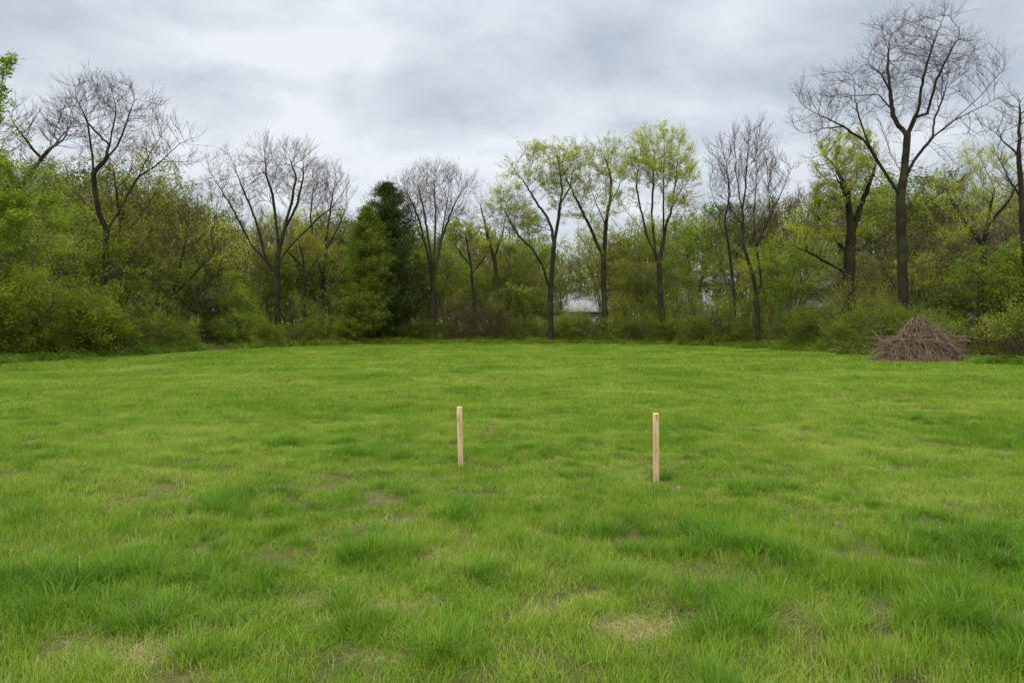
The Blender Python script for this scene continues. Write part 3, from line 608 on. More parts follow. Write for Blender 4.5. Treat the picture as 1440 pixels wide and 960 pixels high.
# evergreens
def evergreen(px, depth, top_py, outline, seed, leaf, label, n_br=420, n_lf=230, size=0.085):
    """outline: [(py, left px, right px)] of the crown on the photograph"""
    g = np.random.default_rng(seed); base = at(px, depth); k = depth / FPX
    H = CAM_H + (HZ - top_py) * k; zs = np.array([CAM_H + (HZ - o[0]) * k for o in outline])[::-1]
    Rl = np.array([(px - o[1]) * k for o in outline])[::-1]; Rr = np.array([(o[2] - px) * k for o in outline])[::-1]
    tg, cg = Geo(), Geo(); zz = np.linspace(0, H, 14)
    T = np.stack([0.06 * np.sin(zz), 0.05 * np.cos(zz * 1.3) - .05, zz], 1)[None]; tubes(tg, T, (0.26 * (1 - zz / H) ** 0.8 + 0.02)[None], 9)
    z = zs[0] + (H - zs[0]) * (g.random(n_br) ** 0.92) * 0.985; az = g.random(n_br) * 2 * math.pi
    rad = np.where(np.cos(az) > 0, np.interp(z, zs, Rr), np.interp(z, zs, Rl)); rad = rad * g.uniform(0.62, 1.02, n_br) * (0.80 + 0.75 * fbm(az * 1.6 + 9, z * 1.3, 2))
    u = np.linspace(0, 1, 6)[None, :]; dirx = np.cos(az)[:, None]; diry = np.sin(az)[:, None] * 0.9; rr = rad[:, None] * u
    rise = g.uniform(0.15, 0.75, n_br)[:, None]
    L = np.stack([dirx * rr, diry * rr, z[:, None] - rise * 0.8 * rad[:, None] * 0.5 + rise * rad[:, None] * u ** 1.5 * 0.8], 2)
    tubes(cg, L, 0.022 * (1 - 0.8 * u) * np.ones((n_br, 1)), 3)
    # foliage sprays gathered in clumps along each bough
    nc = 5; tc = np.linspace(0.25, 1.0, nc)[None] * g.uniform(0.9, 1.0, (n_br, nc)); tm = np.repeat(tc, n_lf // nc, axis=1); i = np.minimum((tm * 5).astype(int), 4); fr = tm * 5 - i; b = np.arange(n_br)[:, None]
    C = L[b, i] * (1 - fr[..., None]) + L[b, i + 1] * fr[..., None]
    sp = np.repeat(g.uniform(0.10, 0.26, (n_br, nc)), n_lf // nc, axis=1)[..., None] * (0.5 + 0.5 * np.minimum(rad[:, None, None] / 1.2, 1))
    C = (C + g.normal(size=C.shape) * sp * np.array([1, 1, 0.7])).reshape(-1, 3); C[:, 2] = np.minimum(C[:, 2], H + 0.15 * g.random(len(C)))
    leaves(cg, C, size, g, 1, flat=0.8, aspect=0.5)
    p = at(px, depth); root = empty('evergreen_tree', (p[0], p[1], gz(p[0], p[1]) - 0.03), label, 'tree')
    link('trunk', tg.mesh('evergreen_trunk', [BARK]), root); link('crown', cg.mesh('evergreen_crown', [TWIG_O, leaf]), root)
evergreen(544, edge_depth(540) + 3.2, 255, [(257, 537, 545), (270, 524, 562), (295, 512, 584), (340, 503, 600), (380, 498, 608), (420, 500, 614), (455, 506, 614), (478, 520, 604)], 201, L_CEDAR,
          'tall dark conical evergreen left of centre at the back of the field', 620, 250, 0.10)
evergreen(514, edge_depth(519) + 0.5, 290, [(292, 515, 522), (320, 499, 536), (360, 491, 549), (395, 487, 551), (425, 480, 552), (450, 476, 546), (468, 482, 540)], 202, L_CEDAR2,
          'lighter green evergreen pressed against the left flank of the taller dark one', 380, 220, 0.095)
evergreen(878, 72, 335, [(338, 874, 884), (352, 858, 896), (375, 850, 902), (420, 848, 904)], 203, L_CEDAR2, 'dark evergreen half hidden between the middle and the right budding tree', 200, 150, 0.11)
evergreen(716, 72, 346, [(350, 710, 724), (362, 698, 736), (385, 692, 742), (420, 690, 744)], 204, L_CEDAR2, 'dark evergreen half hidden behind the leftmost budding tree', 200, 150, 0.11)

# ------------------------------------------------------------------ prototypes for the wood and the shrubs
def bush_meshes(name, w, h, seed, leaf, n_leaf, size, stems=7, n_att=650, twig=TWIG_O, jitter=0.13, tw=2, arch=0.0, low=0.12, rb=0.05, twL=0.8, droop=0.0, flat=0.35):
    """many-stemmed shrub w metres wide, h high, leafy down to the ground"""
    g = np.random.default_rng(seed); polys = [[(0, 0, 0), (0.03, 0, h * 0.22)]]
    for i in range(stems):
        a = 2 * math.pi * (i + g.random() * .7) / stems; r = w * 0.5 * g.uniform(0.35, 0.8); z = h * g.uniform(0.5, 0.9)
        polys.append([(0.02, 0, 0.05), (r * .35 * math.cos(a), r * .35 * math.sin(a), z * .55), (r * math.cos(a), r * math.sin(a), z * (1 - arch * .3))])
    ells = []
    for i in range(7):
        a = g.random() * 2 * math.pi; r = w * 0.5 * g.uniform(0.15, 0.62); zc = h * g.uniform(low + 0.2, 0.72)
        s = g.uniform(0.24, 0.42); ells.append((np.array([r * math.cos(a), r * math.sin(a), zc]), np.array([w * s * .8, w * s * .8, h * s * g.uniform(.6, 1.0)]), 1))
    ells.append((np.array([0, 0, h * 0.42]), np.array([w * .36, w * .36, h * .42]), 1)); ells.append((np.array([0, 0, h * 0.2]), np.array([w * .5, w * .5, h * .22]), 1))
    att = sample_env(g, ells, n_att); att = att[att[:, 2] > 0.08]
    pos, par = colonize(g, polys, att, D=0.22, di=1.8, dk=0.34, trop=(0, 0, 0.1), cap=5000)
    tg, cg = Geo(), Geo(); r, d, cnt, hk = skeleton_mesh(pos, par, rb, 0.007, g, 0.009, tg, cg, flare=0.0)
    q = np.where(cnt <= 3)[0]; q = q[q > 0]; pts, dd = twigs(g, pos[q], d[q], tw, twL, 0.0055, cg, up=0.35, sub=1)
    sel = pts[g.random(len(pts)) < .5]; C = sel[g.integers(0, len(sel), n_leaf)] + g.normal(size=(n_leaf, 3)) * jitter * .85
    C = clumped(C[C[:, 2] > 0.02], seed, .38, 6, 1.3); leaves(cg, C, size, g, 1, flat=flat, droop=droop)
    return tg.mesh(name + '_stems', [BARK2], smooth=True), cg.mesh(name + '_foliage', [twig, leaf])
def wood_tree(name, w, h, seed, leaf, n_leaf, size, twig, bark=None, n_att=900, fork=0.35, rb=0.13, stems=1, tw=2, low=0.3, trop=(0, 0, 0.2)):
    g = np.random.default_rng(seed); polys = []; c0 = h * fork
    polys.append([(0, 0, 0), (g.normal() * .1, g.normal() * .1, c0)])
    for i in range(4 + stems):
        a = 2 * math.pi * (i + g.random() * .6) / (4 + stems); r = w * 0.5 * g.uniform(0.3, 0.75); z = h * g.uniform(0.65, 0.92); s = c0 * g.uniform(0.55, 1.0)
        polys.append([(0, 0, s), (r * .4 * math.cos(a), r * .4 * math.sin(a), s + (z - s) * .5), (r * math.cos(a), r * math.sin(a), z)])
    for i in range(stems - 1):
        a = g.random() * 6.28; polys.append([(0, 0, 0.05), (.5 * math.cos(a), .5 * math.sin(a), h * .3), (w * .3 * math.cos(a), w * .3 * math.sin(a), h * .75)])
    ells = []
    for i in range(6):
        a = g.random() * 6.28; r = w * 0.5 * g.uniform(0.2, 0.6); zc = h * g.uniform(low + .12, 0.82); s = g.uniform(.22, .34)
        ells.append((np.array([r * math.cos(a), r * math.sin(a), zc]), np.array([w * s, w * s, h * s * .75]), 1))
    ells.append((np.array([0, 0, h * (low + .3)]), np.array([w * .38, w * .38, h * (.7 - low) * .62]), 1))
    return grow_tree(name, polys, ells, rb, seed, n_att=n_att, bark=bark or STEM, twig=twig, leaf=leaf, n_leaf=n_leaf, leaf_size=size, D=0.32, dk=0.5, di=2.4, rtip=0.009, tw=tw, twL=0.75, tw_r=0.0075, trop=trop, up=0.45, jitter=0.14)

BUSH = {   # kind: (meshes, nominal width, nominal height, words)
 'bright':  [(bush_meshes('bright_shrub', 4.2, 3.2, 301, L_MID, 21000, 0.105), 4.2, 3.2), (bush_meshes('bright_shrub', 4.2, 2.8, 302, L_MID, 21000, 0.105), 4.2, 2.8), (bush_meshes('bright_shrub', 3.6, 3.4, 303, L_MID, 21000, 0.105), 3.6, 3.4)],
 'deep':    [(bush_meshes('deep_shrub', 4.0, 2.6, 311, L_DEEP, 21000, 0.105), 4.0, 2.6), (bush_meshes('deep_shrub', 3.6, 2.8, 312, L_DEEP, 21000, 0.105), 3.6, 2.8)],
 'lime':    [(bush_meshes('lime_shrub', 3.4, 2.6, 321, L_BUD2, 15000, 0.095), 3.4, 2.6), (bush_meshes('lime_shrub', 3.8, 2.4, 322, L_BUD2, 15000, 0.095), 3.8, 2.4)],
 'olive':   [(bush_meshes('olive_shrub', 4.0, 3.0, 331, L_OLIVE, 15000, 0.095, twig=TWIG_B), 4.0, 3.0), (bush_meshes('olive_shrub', 4.0, 2.6, 332, L_OLIVE, 15000, 0.095, twig=TWIG_B), 4.0, 2.6)],
 'brown':   [(bush_meshes('brown_shrub', 4.0, 2.6, 341, L_OLIVE, 1500, 0.06, twig=TWIG, tw=5, n_att=900), 4.0, 2.6)],
}
def gap2(px): return any(a <= px <= b for a, b in ((306, 330), (798, 842), (988, 1028), (1136, 1178), (1342, 1382)))
STEM = bark_mat('young_stem', (0.08, 0.066, 0.042), (0.22, 0.18, 0.125), 0.4)
WOOD = {
 'olive': [(wood_tree('olive_thicket_tree', 5.5, 8.5, 401, L_OLIVE, 17000, 0.115, TWIG_O), 5.5, 8.5), (wood_tree('olive_thicket_tree', 5.0, 8.0, 402, L_OLIVE, 15000, 0.115, TWIG_B, stems=3), 5.0, 8.0)],
 'brown': [(wood_tree('brown_thicket_tree', 5.5, 9.0, 411, L_OLIVE, 7000, 0.09, TWIG_B, tw=3, stems=2), 5.5, 9.0), (wood_tree('brown_thicket_tree', 6.0, 9.0, 412, L_OLIVE, 7500, 0.09, TWIG_B, tw=3), 6.0, 9.0)],
 'lime':  [(wood_tree('lime_thicket_tree', 5.0, 8.0, 421, L_BUD2, 15000, 0.11, TWIG_O), 5.0, 8.0), (wood_tree('lime_thicket_tree', 5.5, 8.5, 422, L_BUD, 13000, 0.11, TWIG_O, stems=2), 5.5, 8.5)],
 'green': [(wood_tree('green_thicket_tree', 5.2, 7.5, 431, L_MID, 20000, 0.12, TWIG_O, low=.15), 5.2, 7.5), (wood_tree('green_thicket_tree', 5.0, 7.5, 432, L_DEEP, 20000, 0.12, TWIG_O, low=.15), 5.0, 7.5)],
 'grey':  [(wood_tree('grey_thicket_tree', 6.0, 9.5, 441, None, 0, 0, TWIG_G, tw=3), 6.0, 9.5)],
}
ORD = ['first', 'second', 'third', 'fourth', 'fifth', 'sixth', 'seventh', 'eighth', 'ninth', 'tenth', 'eleventh', 'twelfth']
MARKS = [(-400, 'from the left margin'), (146, 'right of the bare grey tree'), (390, 'right of the broad bare tree'), (540, 'right of the dark evergreen'),
         (775, 'right of the leftmost budding tree'), (931, 'right of the rightmost budding tree'), (1064, 'right of the many stemmed bare tree'), (1271, 'right of the tallest bare tree')]
_counts = {}; _first = set()
def plant(table, kind, px, depth, width, height, row, name, words, cat, parts, g):
    protos = table[kind]; v = int(g.integers(len(protos))); (ma, mb), w0, h0 = protos[v]
    mk = [m for m in MARKS if m[0] <= px][-1]; key = (row, kind, mk[0]); _counts[key] = _counts.get(key, 0) + 1
    label = '%s, %s %s in %s' % (words, ORD[_counts[key] - 1], mk[1], row)
    p = at(px, depth); root = empty(name, (p[0], p[1], gz(p[0], p[1]) - 0.04), label, cat, words + ' in the ' + row, g.uniform(0, 6.28))
    s = width / w0; root.scale = (s * g.uniform(.92, 1.08), s * g.uniform(.92, 1.08), height / h0)
    link(parts[0], ma, root); link(parts[1], mb, root)

SKY_LINE_PX = [-100, 0, 60, 110, 230, 262, 300, 350, 470, 505, 600, 660, 700, 745, 785, 800, 835, 850, 880, 930, 960, 1000, 1050, 1090, 1130, 1230, 1290, 1340, 1400, 1440, 1560]
SKY_LINE_PY = [235, 245, 238, 245, 240, 268, 280, 300, 300, 310, 318, 312, 310, 322, 340, 348, 345, 332, 312, 300, 305, 285, 292, 272, 262, 270, 258, 262, 262, 240, 230]
BUSH_LINE_PX = [-100, 0, 60, 100, 140, 180, 240, 330, 400, 480, 560, 660, 760, 850, 930, 1020, 1080, 1150, 1200, 1270, 1340, 1400, 1440, 1560]
BUSH_LINE_PY = [375, 372, 385, 400, 428, 430, 438, 425, 446, 440, 450, 440, 446, 440, 432, 428, 436, 425, 440, 452, 448, 425, 415, 400]
def gap(px):   # glimpses of the houses through the wood
    return any(a <= px <= b for a, b in ((302, 332), (786, 846), (975, 1035), (1132, 1180), (1335, 1385)))
def wood():
    g = np.random.default_rng(77)
    W = {'olive': ('slender_tree', 'olive leafed slender tree'), 'brown': ('twiggy_tree', 'brown twiggy tree'), 'lime': ('budding_sapling', 'yellow green young tree'), 'green': ('leafy_sapling', 'dense green young tree'), 'grey': ('bare_sapling', 'grey leafless young tree')}
    # back row
    for px in np.arange(-120, 1570, 26):
        x = px + g.uniform(-12, 12)
        if gap2(x): continue
        d = edge_depth(x) + g.uniform(13, 22); top = np.interp(x, SKY_LINE_PX, SKY_LINE_PY) + g.uniform(-3, 16)
        h = max(4.0, CAM_H + (HZ - top) / FPX * d)
        kind = g.choice(['brown', 'olive', 'grey', 'lime', 'green'], p=[.20, .38, .12, .20, .10])
        if x < 140: kind = g.choice(['lime', 'green', 'olive'])
        if gap(x): kind = 'brown' if g.random() < .6 else 'grey'
        plant(WOOD, kind, x, d, h * .68 + 0.6, h, 'back row', W[kind][0], W[kind][1], 'tree', ('trunk', 'crown'), g)
    # middle row, lower
    for px in np.arange(-110, 1560, 33):
        x = px + g.uniform(-14, 14)
        if (gap(x) and g.random() < .5) or gap2(x): continue
        d = edge_depth(x) + g.uniform(5, 10); a = np.interp(x, SKY_LINE_PX, SKY_LINE_PY); b = np.interp(x, BUSH_LINE_PX, BUSH_LINE_PY); top = a + (b - a) * g.uniform(.22, .62)
        h = max(3.0, CAM_H + (HZ - top) / FPX * d)
        kind = g.choice(['brown', 'olive', 'lime', 'green'], p=[.14, .44, .26, .16])
        if x < 140: kind = g.choice(['lime', 'green', 'olive'], p=[.4, .4, .2])
        if gap(x): kind = 'brown'
        plant(WOOD, kind, x, d, h * .72 + 0.5, h, 'middle row', W[kind][0], W[kind][1], 'tree', ('trunk', 'crown'), g)
wood()
def shrubs():
    g = np.random.default_rng(91)
    W = {'bright': ('leafy_shrub', 'fresh green leafy shrub'), 'deep': ('leafy_shrub', 'deep green leafy shrub'), 'lime': ('budding_shrub', 'yellow green budding shrub'), 'olive': ('budding_shrub', 'olive half leafed shrub'), 'brown': ('twiggy_shrub', 'brown twiggy leafless shrub')}
    def one(kind, px, off, top_py, wpx, row):
        d = edge_depth(px) + off; h = max(.7, CAM_H + (HZ - top_py) / FPX * d)
        plant(BUSH, kind, px, d, wpx / FPX * d, h, row, W[kind][0], W[kind][1], 'shrub', ('stems', 'foliage'), g)
    F = 'front shrub row'; Bk = 'second shrub row'
    # front: kind, px, metres behind the turf edge, top row, width in photo pixels
    for a in [('bright', -50, 2.2, 390, 150), ('bright', 28, 2.0, 395, 130), ('bright', 92, 1.9, 405, 120), ('bright', 148, 1.6, 428, 92), ('deep', 200, 1.7, 440, 80), ('bright', 245, 1.7, 452, 64),
              ('deep', 292, 2.6, 452, 70), ('lime', 332, 1.6, 440, 62), ('bright', 368, 1.5, 452, 56), ('deep', 410, 1.5, 456, 62), ('bright', 452, 1.5, 448, 58), ('bright', 486, 1.4, 450, 48), ('deep', 530, 2.4, 462, 44),
              ('deep', 570, 2.0, 460, 48), ('deep', 606, 1.8, 452, 44), ('brown', 648, 1.8, 436, 58), ('brown', 690, 1.9, 434, 50), ('deep', 722, 1.6, 448, 44), ('lime', 755, 2.2, 450, 42), ('bright', 797, 1.6, 448, 40),
              ('deep', 830, 1.6, 450, 52), ('bright', 868, 1.5, 448, 54), ('deep', 905, 1.6, 444, 56), ('bright', 948, 1.5, 446, 56), ('deep', 985, 1.5, 444, 58), ('bright', 1022, 1.5, 430, 66), ('deep', 1062, 1.6, 448, 50),
              ('olive', 1098, 2.0, 446, 60), ('deep', 1142, 2.0, 436, 60), ('bright', 1182, 1.6, 446, 66), ('deep', 1222, 1.7, 440, 76), ('olive', 1300, 3.8, 440, 100), ('lime', 1345, 3.2, 452, 90),
              ('bright', 1396, 2.0, 466, 56), ('olive', 1440, 2.0, 440, 110), ('bright', 1500, 2.0, 420, 130), ('brown', 1418, 0.8, 474, 70), ('brown', 1452, 0.7, 470, 80), ('deep', 1243, 1.5, 432, 66), ('bright', 1270, 2.2, 440, 62), ('deep', 1302, 2.2, 436, 60), ('brown', 1358, 1.0, 474, 60), ('olive', 1384, 1.0, 484, 40)]: one(*a, F)
    for a in [('deep', 308, 3.2, 404, 64), ('olive', 822, 3.0, 440, 56), ('bright', -20, 4.5, 372, 150), ('lime', 60, 4.6, 378, 120), ('lime', 110, 4.5, 395, 110), ('olive', 185, 4.4, 405, 100), ('olive', 232, 4.2, 425, 80), ('brown', 275, 4.4, 415, 90), ('lime', 325, 4.0, 408, 70),
              ('deep', 352, 4.2, 402, 74), ('olive', 410, 4.0, 420, 70), ('olive', 462, 4.0, 420, 70), ('olive', 590, 4.4, 415, 70), ('olive', 640, 4.0, 412, 70), ('olive', 700, 4.0, 418, 64), ('lime', 745, 4.4, 408, 50),
              ('olive', 808, 4.0, 440, 64), ('olive', 880, 4.0, 418, 64), ('olive', 925, 4.0, 420, 60), ('olive', 965, 4.2, 410, 64), ('deep', 1010, 4.4, 425, 70), ('olive', 1060, 4.0, 425, 66), ('lime', 1110, 4.2, 400, 66),
              ('bright', 1150, 4.2, 424, 70), ('olive', 1205, 4.0, 405, 80), ('olive', 1250, 4.0, 410, 80), ('deep', 1335, 7.0, 420, 100), ('deep', 1372, 8.0, 408, 90), ('bright', 1445, 5.5, 395, 110), ('deep', 1425, 9.5, 372, 100), ('bright', 1520, 5, 390, 140)]: one(*a, Bk)
shrubs()

# ------------------------------------------------------------------ far wood closing the view behind the rows of trees
def far_wood():
    g = np.random.default_rng(55); geo = Geo(); n = 230000
    Y = 86 + 40 * g.random(n); X = g.uniform(-1, 1, n) * 0.95 * Y
    def top_at(X, Y):
        line = np.interp(720 + FPX * X / Y, SKY_LINE_PX, SKY_LINE_PY) + 14
        return (CAM_H + (HZ - line) / FPX * Y) * (0.72 + 0.42 * fbm(X * 0.22 + 9, Y * 0.22 + 4, 3))
    Z = top_at(X, Y) * g.random(n) ** 0.85; low = g.random(n) < .22; Z[low] = 4.5 * g.random(low.sum()); k = Z > 0.05
    leaves(geo, np.stack([X, Y, Z], 1)[k], 0.36, g, 0, flat=.9, aspect=.6)
    m = 1400; tx = g.uniform(-150, 150, m); ty = 86 + 40 * g.random(m); hh = top_at(tx, ty) * 1.02
    u = np.linspace(0, 1, 4)[None]; T = np.stack([tx[:, None] + .5 * u * g.normal(size=(m, 1)), ty[:, None] + 0 * u, hh[:, None] * u], 2); tubes(geo, T, 0.11 * (1 - .7 * u) * np.ones((m, 1)), 4, 1)
    me = geo.mesh('far_wood', [L_OLIVE, TWIG_G])
    tag(link('far_wood', me), 'hazy olive far-off wood closing the view behind the trees', 'wood', kind='stuff')
far_wood()

# ------------------------------------------------------------------ houses glimpsed through the wood
def plain_mat(name, c, rough=0.8, nz=0.0, spec=0.3, metal=0.0):
    m, t = mat(name); col = None
    if nz:
        g = N(t, 'ShaderNodeNewGeometry'); n = N(t, 'ShaderNodeTexNoise', ins={'Vector': g.outputs['Position'], 'Scale': 2.5, 'Detail': 5.0})
        col = mixc(t, n.outputs[0], tuple(v * (1 - nz) for v in c), tuple(min(1, v * (1 + nz)) for v in c))
    p = N(t, 'ShaderNodeBsdfPrincipled', ins={'Roughness': rough, 'Specular IOR Level': spec, 'Metallic': metal})
    if col is not None: t.links.new(col, p.inputs['Base Color'])
    else: p.inputs['Base Color'].default_value = (*c, 1)
    out(t, p.outputs[0]); return m
WHITE = plain_mat('white_siding', (0.68, 0.68, 0.65), .6, .08); GREYW = plain_mat('grey_siding', (0.34, 0.33, 0.31), .7, .1); SHINGLE = plain_mat('pale_shingle', (0.30, 0.28, 0.26), .9, .2)
DSHINGLE = plain_mat('dark_shingle', (0.10, 0.095, 0.09), .9, .2); GLASS = plain_mat('window_glass', (0.03, 0.035, 0.04), .08, 0, .6); TRIM = plain_mat('white_trim', (0.8, 0.8, 0.79), .5); BRICK = plain_mat('red_brick', (0.26, 0.13, 0.10), .9, .25)
def house(px, depth, w, dpt, eave, ridge, label, wall, roof, rz=0.0, windows=(), chimney=False, door=None):
    p = at(px, depth); root = empty('house', (p[0], p[1], gz(p[0], p[1])), label, 'house', None, rz)
    g = Geo(); x = w / 2; g.box((-x, 0, -.1), (x, dpt, eave))
    # siding boards: shallow ledges on the front wall
    for k in range(int(eave / 0.24)): g.box((-x - .002, -.018, .24 * k + .02), (x + .002, -.002, .24 * k + .06))
    for s in (-1, 1):
        V = np.array([[s * x, 0, eave], [s * x, dpt, eave], [s * x, dpt / 2, ridge - .08], [s * x, dpt / 2, ridge - .08]], float); g.add(V, np.array([[0, 1, 2, 3]]))
    link('wall', g.mesh('house_wall', [wall]), root)
    r = Geo(); o = .45; sl = (ridge - eave) / (dpt / 2)
    for s in (0, 1):
        y0, y1 = (-o, dpt / 2) if s == 0 else (dpt + o, dpt / 2); z0 = eave - sl * o + .03; z1 = ridge + .03
        V = np.array([[-x - o, y0, z0], [x + o, y0, z0], [x + o, y1, z1], [-x - o, y1, z1], [-x - o, y0, z0 - .16], [x + o, y0, z0 - .16], [x + o, y1, z1 - .16], [-x - o, y1, z1 - .16]], float)
        r.add(V, np.array([[0, 1, 2, 3], [4, 7, 6, 5], [0, 4, 5, 1], [1, 5, 6, 2], [3, 2, 6, 7], [0, 3, 7, 4]]))
    ro = link('roof', r.mesh('house_roof', [roof]), root)
    if chimney: c = Geo(); c.box((x * .4, dpt * .45, ridge - .9), (x * .4 + .7, dpt * .45 + .6, ridge + .9)); link('chimney', c.mesh('house_chimney', [BRICK]), ro)
    for wx, wz, ww, wh in windows:
        f = Geo(); t_ = .09
        for b in (((wx - ww / 2 - t_, -.07, wz - t_), (wx + ww / 2 + t_, -.022, wz)), ((wx - ww / 2 - t_, -.07, wz + wh), (wx + ww / 2 + t_, -.022, wz + wh + t_)), ((wx - ww / 2 - t_, -.07, wz), (wx - ww / 2, -.022, wz + wh)),
                  ((wx + ww / 2, -.07, wz), (wx + ww / 2 + t_, -.022, wz + wh)), ((wx - ww / 2, -.06, wz + wh * .5 - .025), (wx + ww / 2, -.03, wz + wh * .5 + .025))): f.box(*b)
        fo = link('window', f.mesh('window_frame', [TRIM]), root); q = Geo(); q.box((wx - ww / 2, -.028, wz), (wx + ww / 2, -.02, wz + wh)); link('pane', q.mesh('window_pane', [GLASS]), fo)
house(818, 80, 6.6, 10, 3.1, 5.2, 'low house with a pale grey roof glimpsed between two budding trees', WHITE, SHINGLE, 0.0, [(-2, 1, 1.0, 1.2), (0, 1, 1.0, 1.2), (2, 1, 1.0, 1.2)])
house(1008, 80, 6.6, 8, 6.2, 7.8, 'white house with reddish chimney seen through twigs right of the budding trees', WHITE, SHINGLE, 0.15, [(-2.2, 4.2, 1, 1.2), (0, 4.2, 1, 1.2), (2.2, 4.2, 1, 1.2), (-2.2, 1, 1, 1.3), (2.2, 1, 1, 1.3)], True)
house(1158, 62, 4.0, 6, 4.7, 5.8, 'white flat building with a dark strip window left of the thick trunked tree', WHITE, SHINGLE, -0.05, [(0, 3.75, 2.8, .42), (-.9, 1, .9, 1.2), (.9, 1, .9, 1.2)])
house(1366, 62, 7.4, 8, 6.6, 8.4, 'grey two storey house half hidden in the wood on the right', GREYW, DSHINGLE, 0.1, [(-2.2, 4.2, 1, 1.4), (0.3, 4.2, 1, 1.4), (2.6, 4.2, 1, 1.4), (-1.6, 1, 1.2, 1.4), (1.8, 1, 1.2, 1.4)])
house(318, 88, 3.6, 8, 7.6, 9.6, 'tall pale house glimpsed through a gap on the left', WHITE, SHINGLE, 0.1, [(-.9, 4.8, .8, 1.3), (.9, 4.8, .8, 1.3), (-.9, 1.2, .8, 1.3), (.9, 1.2, .8, 1.3)])

# ------------------------------------------------------------------ heaps of cut sticks
STICK = bark_mat('dry_stick', (0.085, 0.058, 0.036), (0.38, 0.28, 0.185))
def stick_heap(px, depth, w, h, n, label, seed, depth_w=1.6, name='brush_pile', r0=0.011, flatness=1.0, wild=0.16):
    g = np.random.default_rng(seed); geo = Geo(); p = at(px, depth)
    s0 = g.uniform(-1, 1, n); a = g.uniform(0, 2 * math.pi, n)
    top = np.stack([s0 * w * .3 - w * .03, g.uniform(-.3, .3, n), h * g.uniform(.25, 1.05, n) * (1 - .72 * np.abs(s0))], 1)
    reach = g.uniform(.35, 1.0, n) ** .8; end = np.stack([np.cos(a) * w * .5 * reach * g.choice([.75, 1.08], n) * np.where(np.cos(a) > 0, 1.12, .95), np.sin(a) * depth_w * reach, g.uniform(.0, .12, n)], 1)
    u = np.linspace(0, 1, 8)[None, :, None]; bulge = (np.stack([0 * a, 0 * a, h * g.uniform(-.16, .12, n)], 1))[:, None]
    L = top[:, None] * (1 - u) + end[:, None] * u + bulge * 4 * u * (1 - u) * flatness
    wob = g.normal(size=(n, 1, 3)) * wild; wob2 = g.normal(size=(n, 1, 3)) * wild * .5
    L = L + wob * np.sin(u * 3.1) + wob2 * np.sin(u * 7); L[..., 2] = np.maximum(L[..., 2], 0.012)
    rr = r0 * g.uniform(.5, 1.4, (n, 1)) ** 1.5 * np.linspace(1, .5, 8)[None]; tubes(geo, L, rr, 4)
    m = n // 9; b = np.stack([g.normal(0, w * .2, m), g.normal(0, depth_w * .35, m), g.uniform(0, .3, m) * h], 1); b[:, 2] += h * .45 * np.clip(1 - np.abs(b[:, 0]) / (w * .5), 0, 1)
    dv = norm(np.stack([b[:, 0] / w * 2.2 + g.normal(0, .5, m), g.normal(0, .5, m), g.uniform(.05, .8, m)], 1)); ln = g.uniform(.4, 1.1, m) * min(1, h) * 1.1; u3 = np.linspace(0, 1, 5)[None, :, None]
    L = b[:, None] + dv[:, None] * ln[:, None, None] * u3 + np.array([0, 0, -1.0]) * (ln[:, None, None] * .35 * u3 ** 2) + g.normal(0, .05, (m, 5, 3)) * u3; L[..., 2] = np.maximum(L[..., 2], .012)
    tubes(geo, L, r0 * g.uniform(.6, 2.2, (m, 1)) * np.linspace(1, .35, 5)[None], 5)
    tag(link(name, geo.mesh(name, [STICK], smooth=True)), label, 'brush pile').location = (p[0], p[1], gz(p[0], p[1]))
stick_heap(1297, 30.6, 4.8, 1.95, 1600, 'big domed heap of greyish brown sticks at the foot of the tallest bare tree', 501, 1.3)
stick_heap(290, 44.2, 2.6, .42, 450, 'low flat patch of brown cut sticks at the field edge on the left', 502, .9, wild=.1)

# ------------------------------------------------------------------ weeds and tall grass along the edge, ground cover under the wood
def edge_weeds():
    g = np.random.default_rng(66); protos = []
    for i in range(4):
        geo = blade_patch(g, 90, .32, .18, .46, .008, .016, .7, 3, geo=Geo(), fan=.3)
        C = np.stack([g.normal(0, .2, 260), g.normal(0, .2, 260), g.uniform(.03, .36, 260)], 1); leaves(geo, C, .055, g, 1); protos.append(geo.mesh('weed_clump', [GRASS, WEED]))
    for i in range(3):
        geo = Geo(); C = np.stack([g.normal(0, .45, 900), g.normal(0, .45, 900), g.uniform(.0, 1, 900) ** 1.5 * .38], 1); leaves(geo, C, .075, g, 0); protos.append(geo.mesh('ground_leaves', [[L_MID, L_DEEP, L_OLIVE][i]]))
    n = 2300; px = g.uniform(-350, 1800, n); off = g.normal(.35, .55, n)
    d = edge_depth(px) + off; P1 = np.stack([(px - 720) / FPX * d, d, 0 * d], 1); I1 = g.integers(0, 4, n); s1 = g.uniform(.45, 1.1, n)
    n = 5200; px = g.uniform(-350, 1800, n); d = edge_depth(px) + g.uniform(.6, 16, n); P2 = np.stack([(px - 720) / FPX * d, d, 0 * d], 1); I2 = g.integers(4, 7, n); s2 = g.uniform(.7, 1.5, n)
    P = np.concatenate([P1, P2]); P[:, 2] = ground_z(P[:, 0], P[:, 1]); s = np.concatenate([s1, s2])
    k = np.hypot((P[:, 0] - at(1297, 30.6)[0]) / 2.3, (P[:, 1] - 30.4) / 1.4) > 1; k &= np.hypot((P[:, 0] - at(290, 44)[0]) / 1.2, (P[:, 1] - 44) / 1.0) > 1
    P, s, I = P[k], s[k], np.concatenate([I1, I2])[k]
    tag(gn_scatter('undergrowth', P, np.stack([0 * s, 0 * s, g.uniform(0, 6.28, len(s))], 1), np.stack([s, s, s * g.uniform(.7, 1.2, len(s))], 1), I, protos), 'weeds and ground cover along the foot of the wood', 'undergrowth', kind='stuff')
edge_weeds()

